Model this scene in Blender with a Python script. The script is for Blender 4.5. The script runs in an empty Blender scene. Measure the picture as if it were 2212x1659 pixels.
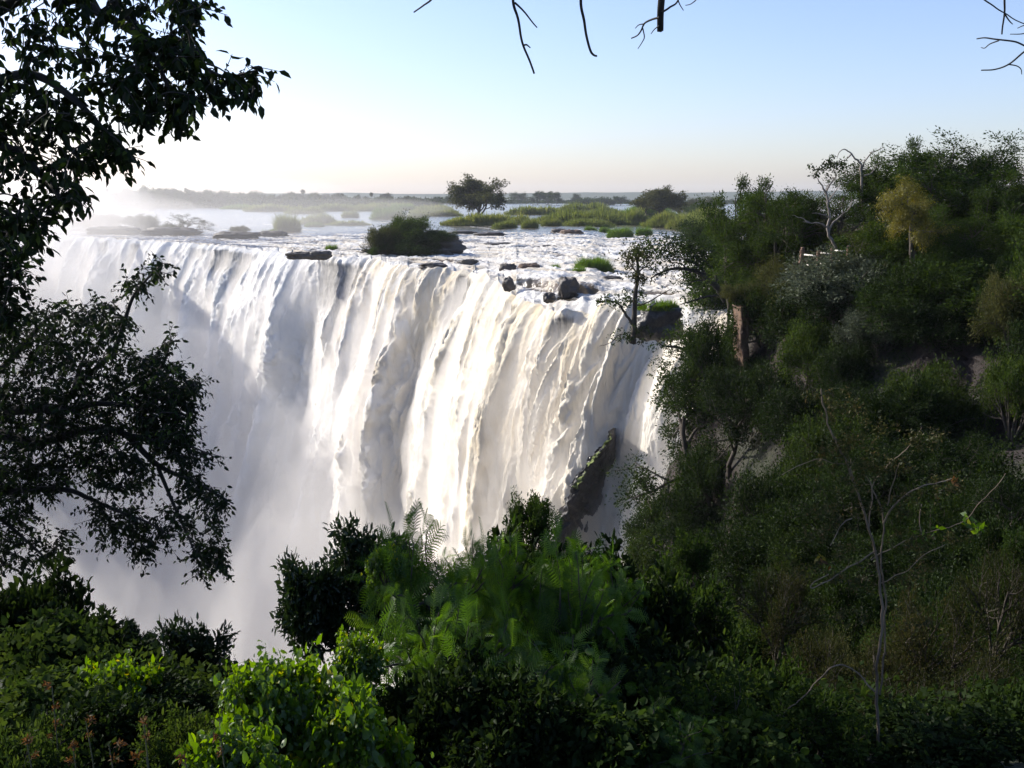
import bpy, math, random
import numpy as np
from math import sin, cos, pi, radians, atan, sqrt

rng = np.random.default_rng(11)
random.seed(11)
scene = bpy.context.scene
COL = scene.collection

# ------------------------------------------------------------------ camera
FPX, CU, CV = 2212.0, 1106.0, 829.5
TILT = atan(404.5 / FPX)
EYE = np.array([0.0, 0.0, 10.0])
cam_data = bpy.data.cameras.new('camera')
cam = bpy.data.objects.new('camera', cam_data)
COL.objects.link(cam)
cam_data.sensor_width = 36.0
cam_data.lens = 36.0
cam_data.clip_start = 0.05
cam_data.clip_end = 30000
cam.location = EYE
cam.rotation_euler = (pi / 2 - TILT, 0, 0)
scene.camera = cam


def ray(u, v):
    a, b = (u - CU) / FPX, (CV - v) / FPX
    return np.array([a, cos(TILT) + b * sin(TILT), -sin(TILT) + b * cos(TILT)])


def P(u, v, y):
    """world point seen at (u, v) of the 2212 x 1659 photograph at forward distance y"""
    d = ray(u, v)
    return EYE + d * (y / d[1])


def proj(p):
    """photograph position of a world point"""
    q = np.asarray(p, float) - EYE
    fwd = q[1] * cos(TILT) - q[2] * sin(TILT)
    up = q[1] * sin(TILT) + q[2] * cos(TILT)
    return CU + FPX * q[0] / fwd, CV - FPX * up / fwd


def GZ(u, v, z=0.0):
    d = ray(u, v)
    return EYE + d * ((z - EYE[2]) / d[2])


# ------------------------------------------------------------------ noise
_perm = np.random.default_rng(5).permutation(256)
_perm = np.concatenate([_perm, _perm, _perm])
_g = np.random.default_rng(6).normal(size=(256, 3))
_g /= np.linalg.norm(_g, axis=1)[:, None]


def perlin(x, y, z=0.0):
    x, y, z = np.broadcast_arrays(np.asarray(x, float), np.asarray(y, float), np.asarray(z, float))
    xi, yi, zi = np.floor(x).astype(int), np.floor(y).astype(int), np.floor(z).astype(int)
    xf, yf, zf = x - xi, y - yi, z - zi
    fade = lambda t: t * t * t * (t * (t * 6 - 15) + 10)
    u, v, w = fade(xf), fade(yf), fade(zf)
    xi, yi, zi = xi & 255, yi & 255, zi & 255

    def gr(i, j, k):
        h = _perm[_perm[_perm[xi + i] + yi + j] + zi + k]
        g = _g[h]
        return g[..., 0] * (xf - i) + g[..., 1] * (yf - j) + g[..., 2] * (zf - k)
    x00 = gr(0, 0, 0) * (1 - u) + gr(1, 0, 0) * u
    x10 = gr(0, 1, 0) * (1 - u) + gr(1, 1, 0) * u
    x01 = gr(0, 0, 1) * (1 - u) + gr(1, 0, 1) * u
    x11 = gr(0, 1, 1) * (1 - u) + gr(1, 1, 1) * u
    return ((x00 * (1 - v) + x10 * v) * (1 - w) + (x01 * (1 - v) + x11 * v) * w) * 1.6


def fbm(x, y, z=0.0, o=4, gain=0.5):
    s, a, f = 0, 1.0, 1.0
    for i in range(o):
        s = s + a * perlin(np.asarray(x) * f + 17.3 * i, np.asarray(y) * f + 5.1 * i, np.asarray(z) * f)
        a *= gain
        f *= 2.03
    return s


def sstep(a, b, x):
    t = np.clip((np.asarray(x, float) - a) / (b - a), 0, 1)
    return t * t * (3 - 2 * t)


# ------------------------------------------------------------------ mesh helpers
class Geo:
    def __init__(self):
        self.V, self.Q, self.T, self.A, self.n = [], [], [], [], 0

    def add(self, V, Q=None, T=None, tint=0.5):
        V = np.asarray(V, float)
        if Q is not None and len(Q):
            self.Q.append(np.asarray(Q, int) + self.n)
        if T is not None and len(T):
            self.T.append(np.asarray(T, int) + self.n)
        self.V.append(V)
        self.A.append(np.broadcast_to(np.asarray(tint, float), (len(V),)))
        self.n += len(V)

    def mesh(self, name, mat, smooth=False, attrs=None):
        V = np.concatenate(self.V) if self.V else np.zeros((0, 3))
        Q = np.concatenate(self.Q) if self.Q else np.zeros((0, 4), int)
        T = np.concatenate(self.T) if self.T else np.zeros((0, 3), int)
        me = bpy.data.meshes.new(name)
        me.vertices.add(len(V))
        me.vertices.foreach_set('co', V.astype(np.float32).ravel())
        nl = Q.size + T.size
        me.loops.add(nl)
        me.loops.foreach_set('vertex_index', np.concatenate([Q.ravel(), T.ravel()]).astype(np.int32))
        me.polygons.add(len(Q) + len(T))
        st = np.concatenate([np.arange(len(Q)) * 4, Q.size + np.arange(len(T)) * 3]).astype(np.int32)
        me.polygons.foreach_set('loop_start', st)
        if smooth:
            me.polygons.foreach_set('use_smooth', np.ones(len(st), bool))
        me.update(calc_edges=True)
        at = {'tint': np.concatenate(self.A) if self.A else np.zeros(0)}
        at.update(attrs or {})
        for k, val in at.items():
            a = me.attributes.new(k, 'FLOAT', 'POINT')
            a.data.foreach_set('value', np.asarray(val, np.float32).ravel())
        if mat:
            me.materials.append(mat)
        return me


def link(name, data, parent=None, loc=None):
    o = bpy.data.objects.new(name, data)
    COL.objects.link(o)
    if parent is not None:
        o.parent = parent
    if loc is not None:
        o.location = loc
    return o


def tag(o, label=None, cat=None, group=None, kind=None):
    if label:
        o['label'] = label
    if cat:
        o['category'] = cat
    if group:
        o['group'] = group
    if kind:
        o['kind'] = kind
    return o


def empty(name, loc, label, cat, group=None):
    o = link(name, None, None, loc)
    o.empty_display_size = 0.2
    return tag(o, label, cat, group)


def tube(geo, pts, rad, sides=6, tint=0.5):
    pts = np.asarray(pts, float)
    n = len(pts)
    rad = np.broadcast_to(np.asarray(rad, float), (n,))
    tg = np.gradient(pts, axis=0)
    tg /= np.linalg.norm(tg, axis=1)[:, None] + 1e-9
    up = np.array([0.31, 0.17, 0.93]) if abs(tg[0][2]) < 0.9 else np.array([0.93, 0.2, 0.1])
    a = np.cross(tg, up)
    a /= np.linalg.norm(a, axis=1)[:, None] + 1e-9
    b = np.cross(tg, a)
    th = np.arange(sides) * 2 * pi / sides
    ring = (a[:, None, :] * np.cos(th)[None, :, None] + b[:, None, :] * np.sin(th)[None, :, None]) * rad[:, None, None] + pts[:, None, :]
    V = ring.reshape(-1, 3)
    i = np.arange(n - 1)[:, None] * sides
    j = np.arange(sides)[None, :]
    j2 = (j + 1) % sides
    Q = np.stack([i + j, i + j2, i + sides + j2, i + sides + j], -1).reshape(-1, 4)
    geo.add(V, Q, None, tint)


def smooth_poly(pts, n):
    """Catmull-Rom resample"""
    p = np.asarray(pts, float)
    p = np.vstack([2 * p[0] - p[1], p, 2 * p[-1] - p[-2]])
    m = len(p) - 3
    t = np.linspace(0, m - 1e-6, n)
    i = np.floor(t).astype(int)
    f = (t - i)[:, None]
    p0, p1, p2, p3 = p[i], p[i + 1], p[i + 2], p[i + 3]
    return 0.5 * (2 * p1 + (p2 - p0) * f + (2 * p0 - 5 * p1 + 4 * p2 - p3) * f ** 2 + (3 * p1 - p0 - 3 * p2 + p3) * f ** 3)


# ------------------------------------------------------------------ materials
def new_mat(name):
    m = bpy.data.materials.new(name)
    m.use_nodes = True
    nt = m.node_tree
    nt.nodes.clear()
    return m, nt


class NT:
    """tiny wrapper to wire nodes"""
    def __init__(self, nt):
        self.nt = nt

    def n(self, typ, **kw):
        nd = self.nt.nodes.new(typ)
        for k, v in kw.items():
            if k.startswith('i_'):
                key = k[2:].replace('_', ' ')
                nd.inputs[key].default_value = v
            else:
                setattr(nd, k, v)
        return nd

    def l(self, a, b):
        self.nt.links.new(a, b)

    def math(self, op, a, b=None, clamp=False):
        nd = self.nt.nodes.new('ShaderNodeMath')
        nd.operation = op
        nd.use_clamp = clamp
        for i, x in enumerate((a, b)):
            if x is None:
                continue
            if isinstance(x, (int, float)):
                nd.inputs[i].default_value = x
            else:
                self.l(x, nd.inputs[i])
        return nd.outputs[0]

    def mix(self, f, a, b):
        nd = self.nt.nodes.new('ShaderNodeMix')
        nd.data_type = 'RGBA'
        for i, x in ((0, f), (6, a), (7, b)):
            if isinstance(x, (int, float)):
                nd.inputs[i].default_value = x
            elif isinstance(x, tuple):
                nd.inputs[i].default_value = (*x, 1.0)
            else:
                self.l(x, nd.inputs[i])
        return nd.outputs[2]

    def ramp(self, f, stops):
        nd = self.nt.nodes.new('ShaderNodeValToRGB')
        e = nd.color_ramp.elements
        while len(e) > 1:
            e.remove(e[-1])
        for k, (p, c) in enumerate(stops):
            el = e[0] if k == 0 else e.new(p)
            el.position = p
            el.color = (*c, 1.0) if isinstance(c, tuple) else (c, c, c, 1.0)
        self.l(f, nd.inputs[0])
        return nd.outputs[0]

    def attr(self, name):
        nd = self.nt.nodes.new('ShaderNodeAttribute')
        nd.attribute_name = name
        return nd.outputs['Fac']

    def noise(self, scale, detail=4, rough=0.55, vec=None, dist=0.0):
        nd = self.nt.nodes.new('ShaderNodeTexNoise')
        nd.inputs['Scale'].default_value = scale
        nd.inputs['Detail'].default_value = detail
        nd.inputs['Roughness'].default_value = rough
        nd.inputs['Distortion'].default_value = dist
        if vec is not None:
            self.l(vec, nd.inputs['Vector'])
        return nd.outputs[0]

    def pos(self, scale=(1, 1, 1), rotz=0.0):
        g = self.nt.nodes.new('ShaderNodeNewGeometry')
        mp = self.nt.nodes.new('ShaderNodeMapping')
        mp.inputs['Scale'].default_value = scale
        mp.inputs['Rotation'].default_value = (0, 0, rotz)
        self.l(g.outputs['Position'], mp.inputs['Vector'])
        return mp.outputs[0]

    def bump(self, h, strength=0.5, dist=0.1):
        nd = self.nt.nodes.new('ShaderNodeBump')
        nd.inputs['Strength'].default_value = strength
        nd.inputs['Distance'].default_value = dist
        self.l(h, nd.inputs['Height'])
        return nd.outputs[0]

    def out(self, s, vol=None):
        o = self.nt.nodes.new('ShaderNodeOutputMaterial')
        if s is not None:
            self.l(s, o.inputs['Surface'])
        if vol is not None:
            self.l(vol, o.inputs['Volume'])


def leaf_mat(name, stops, transl=0.42, gloss=0.06, rough=0.4, hue=0.35):
    """stops: colours over the per-leaf tint; transmits light when lit from behind"""
    m, nt = new_mat(name)
    N = NT(nt)
    t = N.attr('tint')
    oi = N.n('ShaderNodeObjectInfo')
    f = N.math('ADD', N.math('MULTIPLY', t, 1 - hue), N.math('MULTIPLY', oi.outputs['Random'], hue))
    c = N.ramp(f, stops)
    dif = N.n('ShaderNodeBsdfDiffuse')
    N.l(c, dif.inputs['Color'])
    tr = N.n('ShaderNodeBsdfTranslucent')
    hs = N.n('ShaderNodeHueSaturation')
    hs.inputs['Hue'].default_value = 0.485
    hs.inputs['Saturation'].default_value = 1.15
    hs.inputs['Value'].default_value = 1.9
    N.l(c, hs.inputs['Color'])
    N.l(hs.outputs[0], tr.inputs['Color'])
    ms = N.n('ShaderNodeMixShader')
    ms.inputs[0].default_value = transl
    N.l(dif.outputs[0], ms.inputs[1])
    N.l(tr.outputs[0], ms.inputs[2])
    gl = N.n('ShaderNodeBsdfGlossy')
    gl.inputs['Roughness'].default_value = rough
    gl.inputs['Color'].default_value = (0.9, 0.95, 0.9, 1)
    m2 = N.n('ShaderNodeMixShader')
    m2.inputs[0].default_value = gloss
    N.l(ms.outputs[0], m2.inputs[1])
    N.l(gl.outputs[0], m2.inputs[2])
    N.out(m2.outputs[0])
    return m


def bark_mat(name, c1, c2, scale=8.0):
    m, nt = new_mat(name)
    N = NT(nt)
    nz = N.noise(scale, 5, 0.6, N.pos((1, 1, 0.25)))
    c = N.ramp(nz, [(0.3, c1), (0.7, c2)])
    b = N.n('ShaderNodeBsdfPrincipled')
    b.inputs['Roughness'].default_value = 0.85
    N.l(c, b.inputs['Base Color'])
    N.l(N.bump(nz, 0.5, 0.03), b.inputs['Normal'])
    N.out(b.outputs[0])
    return m


def rock_mat(name, c1, c2, c3, scale=1.0, rough=0.75):
    m, nt = new_mat(name)
    N = NT(nt)
    v = N.pos()
    n1 = N.noise(scale, 6, 0.62, v)
    n2 = N.noise(scale * 7, 5, 0.6, v)
    c = N.mix(N.ramp(n2, [(0.35, 0.0), (0.75, 0.75)]), N.ramp(n1, [(0.3, c1), (0.65, c2)]), c3)
    b = N.n('ShaderNodeBsdfPrincipled')
    b.inputs['Roughness'].default_value = rough
    N.l(c, b.inputs['Base Color'])
    h = N.math('ADD', n1, N.math('MULTIPLY', n2, 0.35))
    N.l(N.bump(h, 0.9, 0.25 / scale * 0.6), b.inputs['Normal'])
    N.out(b.outputs[0])
    return m
# ------------------------------------------------------------------ sky, sun, view
SUN_AZ, SUN_EL = radians(61), radians(31)     # azimuth to the left of straight ahead
world = bpy.data.worlds.new('World')
scene.world = world
world.use_nodes = True
wn = world.node_tree
bg = wn.nodes['Background']
sky = wn.nodes.new('ShaderNodeTexSky')
sky.sky_type = 'NISHITA'
sky.sun_disc = False
sky.sun_elevation = SUN_EL
sky.sun_rotation = -SUN_AZ
sky.air_density = 1.0
sky.dust_density = 1.0
sky.ozone_density = 4.5
wb = wn.nodes.new('ShaderNodeMix')
wb.data_type = 'RGBA'
wb.blend_type = 'MULTIPLY'
wb.inputs[0].default_value = 1.0
wb.inputs[7].default_value = (1.05, 0.93, 0.98, 1)
wn.links.new(sky.outputs[0], wb.inputs[6])
wn.links.new(wb.outputs[2], bg.inputs['Color'])
bg.inputs['Strength'].default_value = 0.133
sd = bpy.data.lights.new('sun', 'SUN')
sd.energy = 4.6
sd.angle = radians(0.5)
sd.color = (1.0, 0.94, 0.84)
sun = link('sun', sd, None, (-60, 40, 80))
SUN_DIR = np.array([-sin(SUN_AZ) * cos(SUN_EL), cos(SUN_AZ) * cos(SUN_EL), sin(SUN_EL)])
from mathutils import Vector
sun.rotation_euler = Vector(-SUN_DIR).to_track_quat('-Z', 'Y').to_euler()
scene.view_settings.view_transform = 'Standard'
scene.view_settings.look = 'None'
scene.view_settings.exposure = 0.68
scene.view_settings.gamma = 1.0
cy = scene.cycles
cy.use_denoising = True
cy.max_bounces = 8
cy.diffuse_bounces = 3
cy.glossy_bounces = 3
cy.transmission_bounces = 4
cy.transparent_max_bounces = 8
cy.volume_bounces = 3
cy.use_adaptive_sampling = True
cy.adaptive_threshold = 0.02
cy.sample_clamp_indirect = 6.0
cy.caustics_reflective = False
cy.caustics_refractive = False

# ------------------------------------------------------------------ the lip of the falls (u, v of the photograph, on the water plane)
LIP_UV = [(-420, 488), (-150, 496), (40, 507), (170, 512), (300, 519), (420, 527), (520, 536), (600, 544), (690, 552), (770, 559),
          (840, 568), (900, 579), (1000, 583), (1070, 606), (1130, 630), (1200, 645), (1290, 653), (1378, 661), (1463, 671), (1573, 683), (1660, 693)]
lip_ctrl = np.array([[u, GZ(u, v)[1]] for u, v in LIP_UV])      # u, y
NU = 1180
U = np.linspace(-420, 1660, NU)
tt = smooth_poly(np.c_[lip_ctrl, np.zeros(len(lip_ctrl))], 4000)
ordr = np.argsort(tt[:, 0])
LY = np.interp(U, tt[ordr, 0], tt[ordr, 1])
_b = (-10 * cos(TILT) + LY * sin(TILT)) / (LY * cos(TILT) + 10 * sin(TILT))
LX = (U - CU) / FPX * LY / (cos(TILT) + _b * sin(TILT))
E_DIR = np.array([-0.62, 0.785]); E_DIR /= np.linalg.norm(E_DIR)
N_OUT = np.array([-E_DIR[1], E_DIR[0]])
if N_OUT[1] > 0:
    N_OUT = -N_OUT
SS = LX * E_DIR[0] + LY * E_DIR[1]                                       # arclength-like coordinate
# jagged lip in plan
LX = LX + N_OUT[0] * (1.1 * perlin(SS / 5.0, 3.3) + 0.6 * perlin(SS / 1.8, 8.3))
LY = LY + N_OUT[1] * (1.1 * perlin(SS / 5.0, 3.3) + 0.6 * perlin(SS / 1.8, 8.3))
LR = np.hypot(LX, LY)
LIPZ = -2.6 * sstep(1372, 1392, U) + 0.35 * perlin(SS / 3.0, 1.7) + 0.25 * perlin(SS / 1.1, 4.7)
CASC = sstep(1060, 1120, U) * (1 - sstep(1270, 1310, U))                # stepped cascades before the drop

# river rows: distance behind the lip, spacing grows with distance
rows = [0.0]
while rows[-1] < 2600:
    y = 100 + rows[-1]
    rows.append(rows[-1] + max(0.22, y * y / 22120 * 0.62))
TT = np.array(rows)
rx = LX[None, :] * (1 + TT[:, None] / LR[None, :])
ry = LY[None, :] * (1 + TT[:, None] / LR[None, :])
tcol = np.broadcast_to(TT[:, None], rx.shape)
near = (1 - sstep(190, 330, ry + 25 * perlin(rx / 30, ry / 40, 2.0))) * (0.45 + 0.55 * sstep(500, 760, U))[None, :] + 0.16 * (1 - sstep(330, 900, ry))
along = rx * E_DIR[0] + ry * E_DIR[1]
across = -(rx * N_OUT[0] + ry * N_OUT[1])
w1 = np.abs(perlin(along / 5.5 + perlin(along / 9, across / 9) * 0.8, across / 3.2)) 
w2 = np.abs(perlin(along / 2.2, across / 1.3, 3.0))
w3 = perlin(along / 0.9, across / 0.55, 5.0)
hh = (0.9 * (0.35 - w1) + 0.5 * (0.3 - w2) + 0.13 * w3)
amp = np.clip(near * 1.2, 0.05, 1.0)
fade0 = sstep(-0.5, 3.0, tcol)
rz = hh * amp * (0.35 + 0.65 * fade0) + LIPZ[None, :] * np.exp(-(tcol / 4.5) ** 1.5)
rz += CASC[None, :] * (1.5 * sstep(2, 4.5, tcol + 1.3 * perlin(along / 3, 7.7)) * 0.55 + 0.9 * sstep(9, 12, tcol + 2 * perlin(along / 4, 2.7))) 
rz -= CASC[None, :] * 1.2
foam = near * 0.74 + 0.95 * (0.27 - w1) + 0.6 * (0.22 - w2) + 0.62 * fbm(along / 18, across / 6, 1.0, 3) - 0.31
foam = np.where(tcol < 4, np.maximum(foam, 0.55 + 0.3 * w3), foam)
tea_r = 0.5 + 0.9 * perlin(along / 7, across / 4, 9.0)
nR = len(TT)
g = Geo()
g.add(np.stack([rx, ry, rz], -1).reshape(-1, 3))
ii = (np.arange(nR - 1)[:, None] * NU + np.arange(NU - 1)[None, :]).ravel()
g.Q.append(np.stack([ii, ii + 1, ii + NU + 1, ii + NU], -1))

m, nt = new_mat('river_water')
N = NT(nt)
fo = N.attr('foam')
te = N.attr('tea')
fine = N.noise(1.7, 6, 0.68, N.pos((1, 1.4, 1)))
ffac = N.ramp(N.math('ADD', fo, N.math('MULTIPLY', N.math('SUBTRACT', fine, 0.5), 1.3)), [(0.2, 0.0), (0.5, 1.0)])
wcol = N.mix(te, (0.04, 0.04, 0.034), (0.12, 0.085, 0.042))
fcol = N.mix(N.math('MULTIPLY', te, 0.6), (0.70, 0.69, 0.66), (0.50, 0.41, 0.27))
b1 = N.n('ShaderNodeBsdfPrincipled')
b1.inputs['Roughness'].default_value = 0.16
b1.inputs['IOR'].default_value = 1.33
N.l(wcol, b1.inputs['Base Color'])
b2 = N.n('ShaderNodeBsdfDiffuse')
N.l(fcol, b2.inputs['Color'])
rip = N.noise(1.1, 5, 0.6, N.pos((0.7, 1.6, 1), 0.3))
N.l(N.bump(rip, 0.5, 0.25), b1.inputs['Normal'])
N.l(N.bump(fine, 0.8, 0.4), b2.inputs['Normal'])
mx = N.n('ShaderNodeMixShader')
N.l(ffac, mx.inputs[0])
N.l(b1.outputs[0], mx.inputs[1])
N.l(b2.outputs[0], mx.inputs[2])
N.out(mx.outputs[0])
RIVER_M = m
ro = link('river', g.mesh('river', RIVER_M, False, {'foam': foam, 'tea': np.clip(tea_r, 0, 1)}))
tag(ro, 'broad river of white rapids and blue channels running to the edge of the drop', 'river', kind='structure')

# ------------------------------------------------------------------ the falls
drops = [0.0]
while drops[-1] < 96:
    d = drops[-1]
    drops.append(d + 0.10 + 0.16 * min(1, d / 8) + 0.28 * sstep(25, 60, d))
DD = np.array(drops)
nD = len(DD)
D2 = np.broadcast_to(DD[:, None], (nD, NU))
S2 = np.broadcast_to(SS[None, :], (nD, NU))
U2 = np.broadcast_to(U[None, :], (nD, NU))
vel = 1.55 + 0.75 * perlin(SS / 9.0, 12.1) + 0.4 * perlin(SS / 4.0, 2.1)
vel = np.clip(vel, 0.55, 2.4)
arc = vel[None, :] * (np.sqrt(D2 + 0.25) - 0.5) + 0.02 * D2
grow = 1 - np.exp(-D2 / 9.0)
sw = S2 + 1.6 * perlin(S2 / 11, D2 / 18, 2.0) * grow + 0.5 * perlin(S2 / 3, D2 / 6, 7.0) * grow
fl = D2 - 7.0 * perlin(sw / 3.0, 60.0, D2 / 30) - 2.5 * perlin(sw / 0.9, 61.0, D2 / 20)         # staggered fronts of falling water
c1 = perlin(sw / 10.0, fl / 34, 20.0) + 0.55 * perlin(sw / 5.0, fl / 18, 24.0)
c2 = perlin(sw / 2.6, D2 / 40, 30.0)
c3 = np.abs(perlin(sw / 1.5, D2 / 16, 40.0))
bil1 = np.abs(perlin(sw / 3.0, fl / 6.0, 50.0))
bil2 = np.abs(perlin(sw / 1.15 + 9, fl / 1.9, 51.0))
bil3 = np.abs(perlin(sw / 0.5, fl / 0.75, 52.0))
bil4 = perlin(sw / 0.26, fl / 0.42, 53.0)
soft = 1 - 0.75 * sstep(18, 60, D2) - 0.0
# places where the sheet is thin and the wet rock shows: u, half width, drop from, drop to, strength
THIN = [(750, 46, 0.8, 12, 0.8), (1018, 17, 0.1, 12, 0.95), (1230, 20, 0.2, 5, 0.9), (1352, 12, 0.5, 20, 0.8), (545, 20, 0.4, 9, 0.75),
        (500, 38, 0.3, 7, 0.8), (300, 10, 0.4, 9, 0.7), (240, 16, 0.3, 6, 0.6), (440, 22, 0.3, 5, 0.6), (1120, 20, 0.2, 3, 0.7), (905, 10, 1, 7, 0.35), (160, 10, 0.3, 5, 0.5)]
thin = np.zeros_like(D2)
for (uc, hw, d0, d1, st) in THIN:
    uu = U2 + 10 * perlin(D2 / 2.5, S2 / 3.0, 70.0) + 0.9 * D2
    thin = np.maximum(thin, st * np.exp(-((uu - uc) / hw) ** 4) * sstep(d0 * 0.4, d0 + 0.8, D2) * (1 - sstep(d1 * 0.55, d1, D2 + 3 * perlin(S2 / 1.2, 3.0))))
br = np.clip(0.62 + 0.9 * perlin(S2 / 7, D2 / 13, 95.0) + 0.5 * perlin(sw / 2.5, D2 / 9, 96.0), 0.12, 1.5)            # some stretches are rougher than others
disp = grow * (2.9 * c1 + 0.9 * c2) + (0.25 + 0.75 * grow) * (0.5 * (0.45 - c3)) \
    + br * ((0.25 + 0.75 * grow) * soft * (2.2 * (bil1 - 0.25) + 1.0 * (bil2 - 0.25) + 0.5 * (bil3 - 0.25)) + (0.10 + 0.10 * grow) * bil4)
disp = disp * (1 - 0.8 * thin) - 1.1 * thin * sstep(0.3, 2.5, D2)
disp = disp + 2.6 * grow * np.exp(-((U2 - 1395) / 26) ** 2) + 1.6 * grow * np.exp(-((U2 - 1470) / 30) ** 2)  # first bulge added so that its left side catches the sun
outw = arc + disp
fx = LX[None, :] + N_OUT[0] * outw + E_DIR[0] * 0.5 * perlin(S2 / 1.7, D2 / 3.0, 80.0) * grow
fy = LY[None, :] + N_OUT[1] * outw + E_DIR[1] * 0.5 * perlin(S2 / 1.7, D2 / 3.0, 80.0) * grow
fz0 = rz[0][None, :]
fz = fz0 - D2 + (1 - np.exp(-D2 / 1.2)) * (0.5 * bil1 + 0.3 * bil2 - 0.2) * soft
jit = np.random.default_rng(8)
fx = fx + 0.055 * jit.normal(size=fx.shape) * (0.4 + 0.6 * grow)
fz = fz + 0.06 * jit.normal(size=fx.shape) * grow
fx[0], fy[0], fz[0] = rx[0], ry[0], rz[0]
# tea-coloured thicker ropes of water
TEA = [(945, 40, 30), (985, 26, 16), (1205, 30, 28), (1295, 34, 30), (880, 50, 12), (1120, 26, 9), (1165, 18, 20), (820, 40, 16)]
tea = np.zeros_like(D2)
for (uc, hw, d1) in TEA:
    tea = np.maximum(tea, np.exp(-((U2 + 3.2 * D2 + 9 * perlin(D2 / 4, S2 / 4, 90.0) - uc) / hw) ** 2) * (1 - sstep(d1 * 0.35, d1 * 1.5, D2)))
tea = np.clip(tea * (0.55 + 0.9 * perlin(sw / 1.3, fl / 3.0, 91.0) + 0.5 * perlin(sw / 0.5, fl / 1.2, 93.0)) + 0.25 * np.clip(perlin(sw / 2.0, fl / 7, 92.0), 0, 1) * (U2 > 600) * soft, 0, 1)
g = Geo()
g.add(np.stack([fx, fy, fz], -1).reshape(-1, 3))
ii = (np.arange(nD - 1)[:, None] * NU + np.arange(NU - 1)[None, :]).ravel()
g.Q.append(np.stack([ii, ii + NU, ii + NU + 1, ii + 1], -1))
m, nt = new_mat('falling_water')
N = NT(nt)
te, th = N.attr('tea'), N.attr('thin')
vz = N.pos((1.0, 1.0, 0.28))
fine = N.noise(3.2, 6, 0.7, vz)
streak = N.noise(2.6, 5, 0.65, N.pos((1.0, 1.0, 0.06)))
wm_ = N.attr('warm')
white = N.mix(N.ramp(fine, [(0.3, 0.0), (0.7, 1.0)]), (0.83, 0.82, 0.79), (0.91, 0.90, 0.87))
white = N.mix(N.math('MULTIPLY', wm_, 0.9), white, (0.85, 0.77, 0.61))
col = N.mix(N.math('MULTIPLY', te, 0.62, True), white, (0.70, 0.56, 0.34))
tf = N.ramp(N.math('ADD', th, N.math('MULTIPLY', N.math('SUBTRACT', streak, 0.5), 1.1)), [(0.25, 0.0), (0.95, 0.92)])
rockc = N.mix(fine, (0.05, 0.054, 0.06), (0.13, 0.137, 0.147))
col = N.mix(tf, col, rockc)
b = N.n('ShaderNodeBsdfDiffuse')
N.l(col, b.inputs['Color'])
bt_ = N.n('ShaderNodeBsdfTranslucent')
N.l(col, bt_.inputs['Color'])
nb_ = N.bump(fine, 0.6, 0.4)
N.l(nb_, b.inputs['Normal'])
ms_ = N.n('ShaderNodeMixShader')
ms_.inputs[0].default_value = 0.22
N.l(b.outputs[0], ms_.inputs[1])
N.l(bt_.outputs[0], ms_.inputs[2])
N.out(ms_.outputs[0])
fo_ = link('waterfall', g.mesh('waterfall', m, False, {'tea': tea, 'thin': thin, 'warm': np.clip(sstep(820, 1020, U2) * (0.75 + 0.8 * perlin(sw / 5.0, fl / 14, 97.0)), 0, 1)}))
tag(fo_, 'long curtain of white and tea coloured water falling into the gorge', 'waterfall', kind='structure')
FALL_FX, FALL_FY, FALL_FZ = fx, fy, fz


def lip_at(u):
    return np.array([np.interp(u, U, LX), np.interp(u, U, LY), np.interp(u, U, LIPZ)])


def fall_at(u, d):
    """a point on the falling sheet at lip column u, drop d"""
    i = int(np.clip(np.searchsorted(U, u), 0, NU - 1))
    j = int(np.clip(np.searchsorted(DD, d), 0, nD - 1))
    return np.array([fx[j, i], fy[j, i], fz[j, i]])


# ------------------------------------------------------------------ the gorge side and the hill on the right
def pp(u, v, y):
    return tuple(P(u, v, y))


CTRL = [(18, 65, 6), (35, 60, 7.5), (50, 60, 9), (30, 80, 5.5), (22, 100, 2), (18, 90, 1.5), (60, 100, 9), (28, 128, 1), (22, 126, -1.2), (17, 110, -2.2), (22, 110, 0.3),
        (20, 97, -1.2), (20.5, 84, 1.5), (18.5, 75, 3), (16, 62, 5), (17, 56, 6), (21, 52, 6.5), (25, 47, 6.5), (30, 43, 7), (37, 36, 8), (120, 60, 10), (120, 150, 8), (60, 200, 1), (200, 200, 3), (200, 0, 10),
        (18.5, 84, -40), (19, 90, -30), (14.8, 77, -25), pp(1700, 1000, 50), pp(2050, 850, 44), pp(2190, 950, 36), pp(1560, 820, 64), pp(1440, 1000, 75), pp(1430, 1180, 68),
        pp(1600, 1180, 46), pp(1600, 1330, 32), pp(1500, 1540, 16), pp(1900, 1020, 40), pp(1900, 1230, 30), pp(2100, 1230, 28), pp(1900, 1430, 19),
        pp(2150, 1430, 18), pp(1900, 1640, 11), pp(2200, 1680, 9),
        (5, 70, -70), (0, 50, -70), (-10, 30, -60), (4, 85, -80), (-30, 100, -90), (-60, 60, -90), (-100, 150, -95), (-150, 100, -90), (-5, 100, -92), (9, 92, -60), (-60, 170, -95), (-150, 250, -95), (-250, 200, -95),
        (0, 0, 8.4), (3, 0, 8.4), (-3, 0, 8.4), (0, 3, 7.9), (0, 5, 7.1), (4, 5, 7.2), (-4, 5, 7.5), (0, 8, 5.2), (-4, 8, 5.8), (-8, 9, 5.4), (-10, 4, 8), (8, 5, 8), (15, 7, 8.2), (25, 12, 8.5), (4, 12, 2.5),
        (-5, 14, -7), (-12, 16, -6), (-30, 20, -10), (-40, 8, 6), (-80, 15, 0), (-8, -15, 9), (10, -15, 9), (40, -10, 9), (-60, -20, 9), (60, 20, 9)]
C = np.array(CTRL)
dm = np.linalg.norm(C[:, None, :2] - C[None, :, :2], axis=2)
w_ = np.linalg.solve(np.block([[dm, np.ones((len(C), 1))], [np.ones((1, len(C))), np.zeros((1, 1))]]), np.append(C[:, 2], 0))


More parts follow.
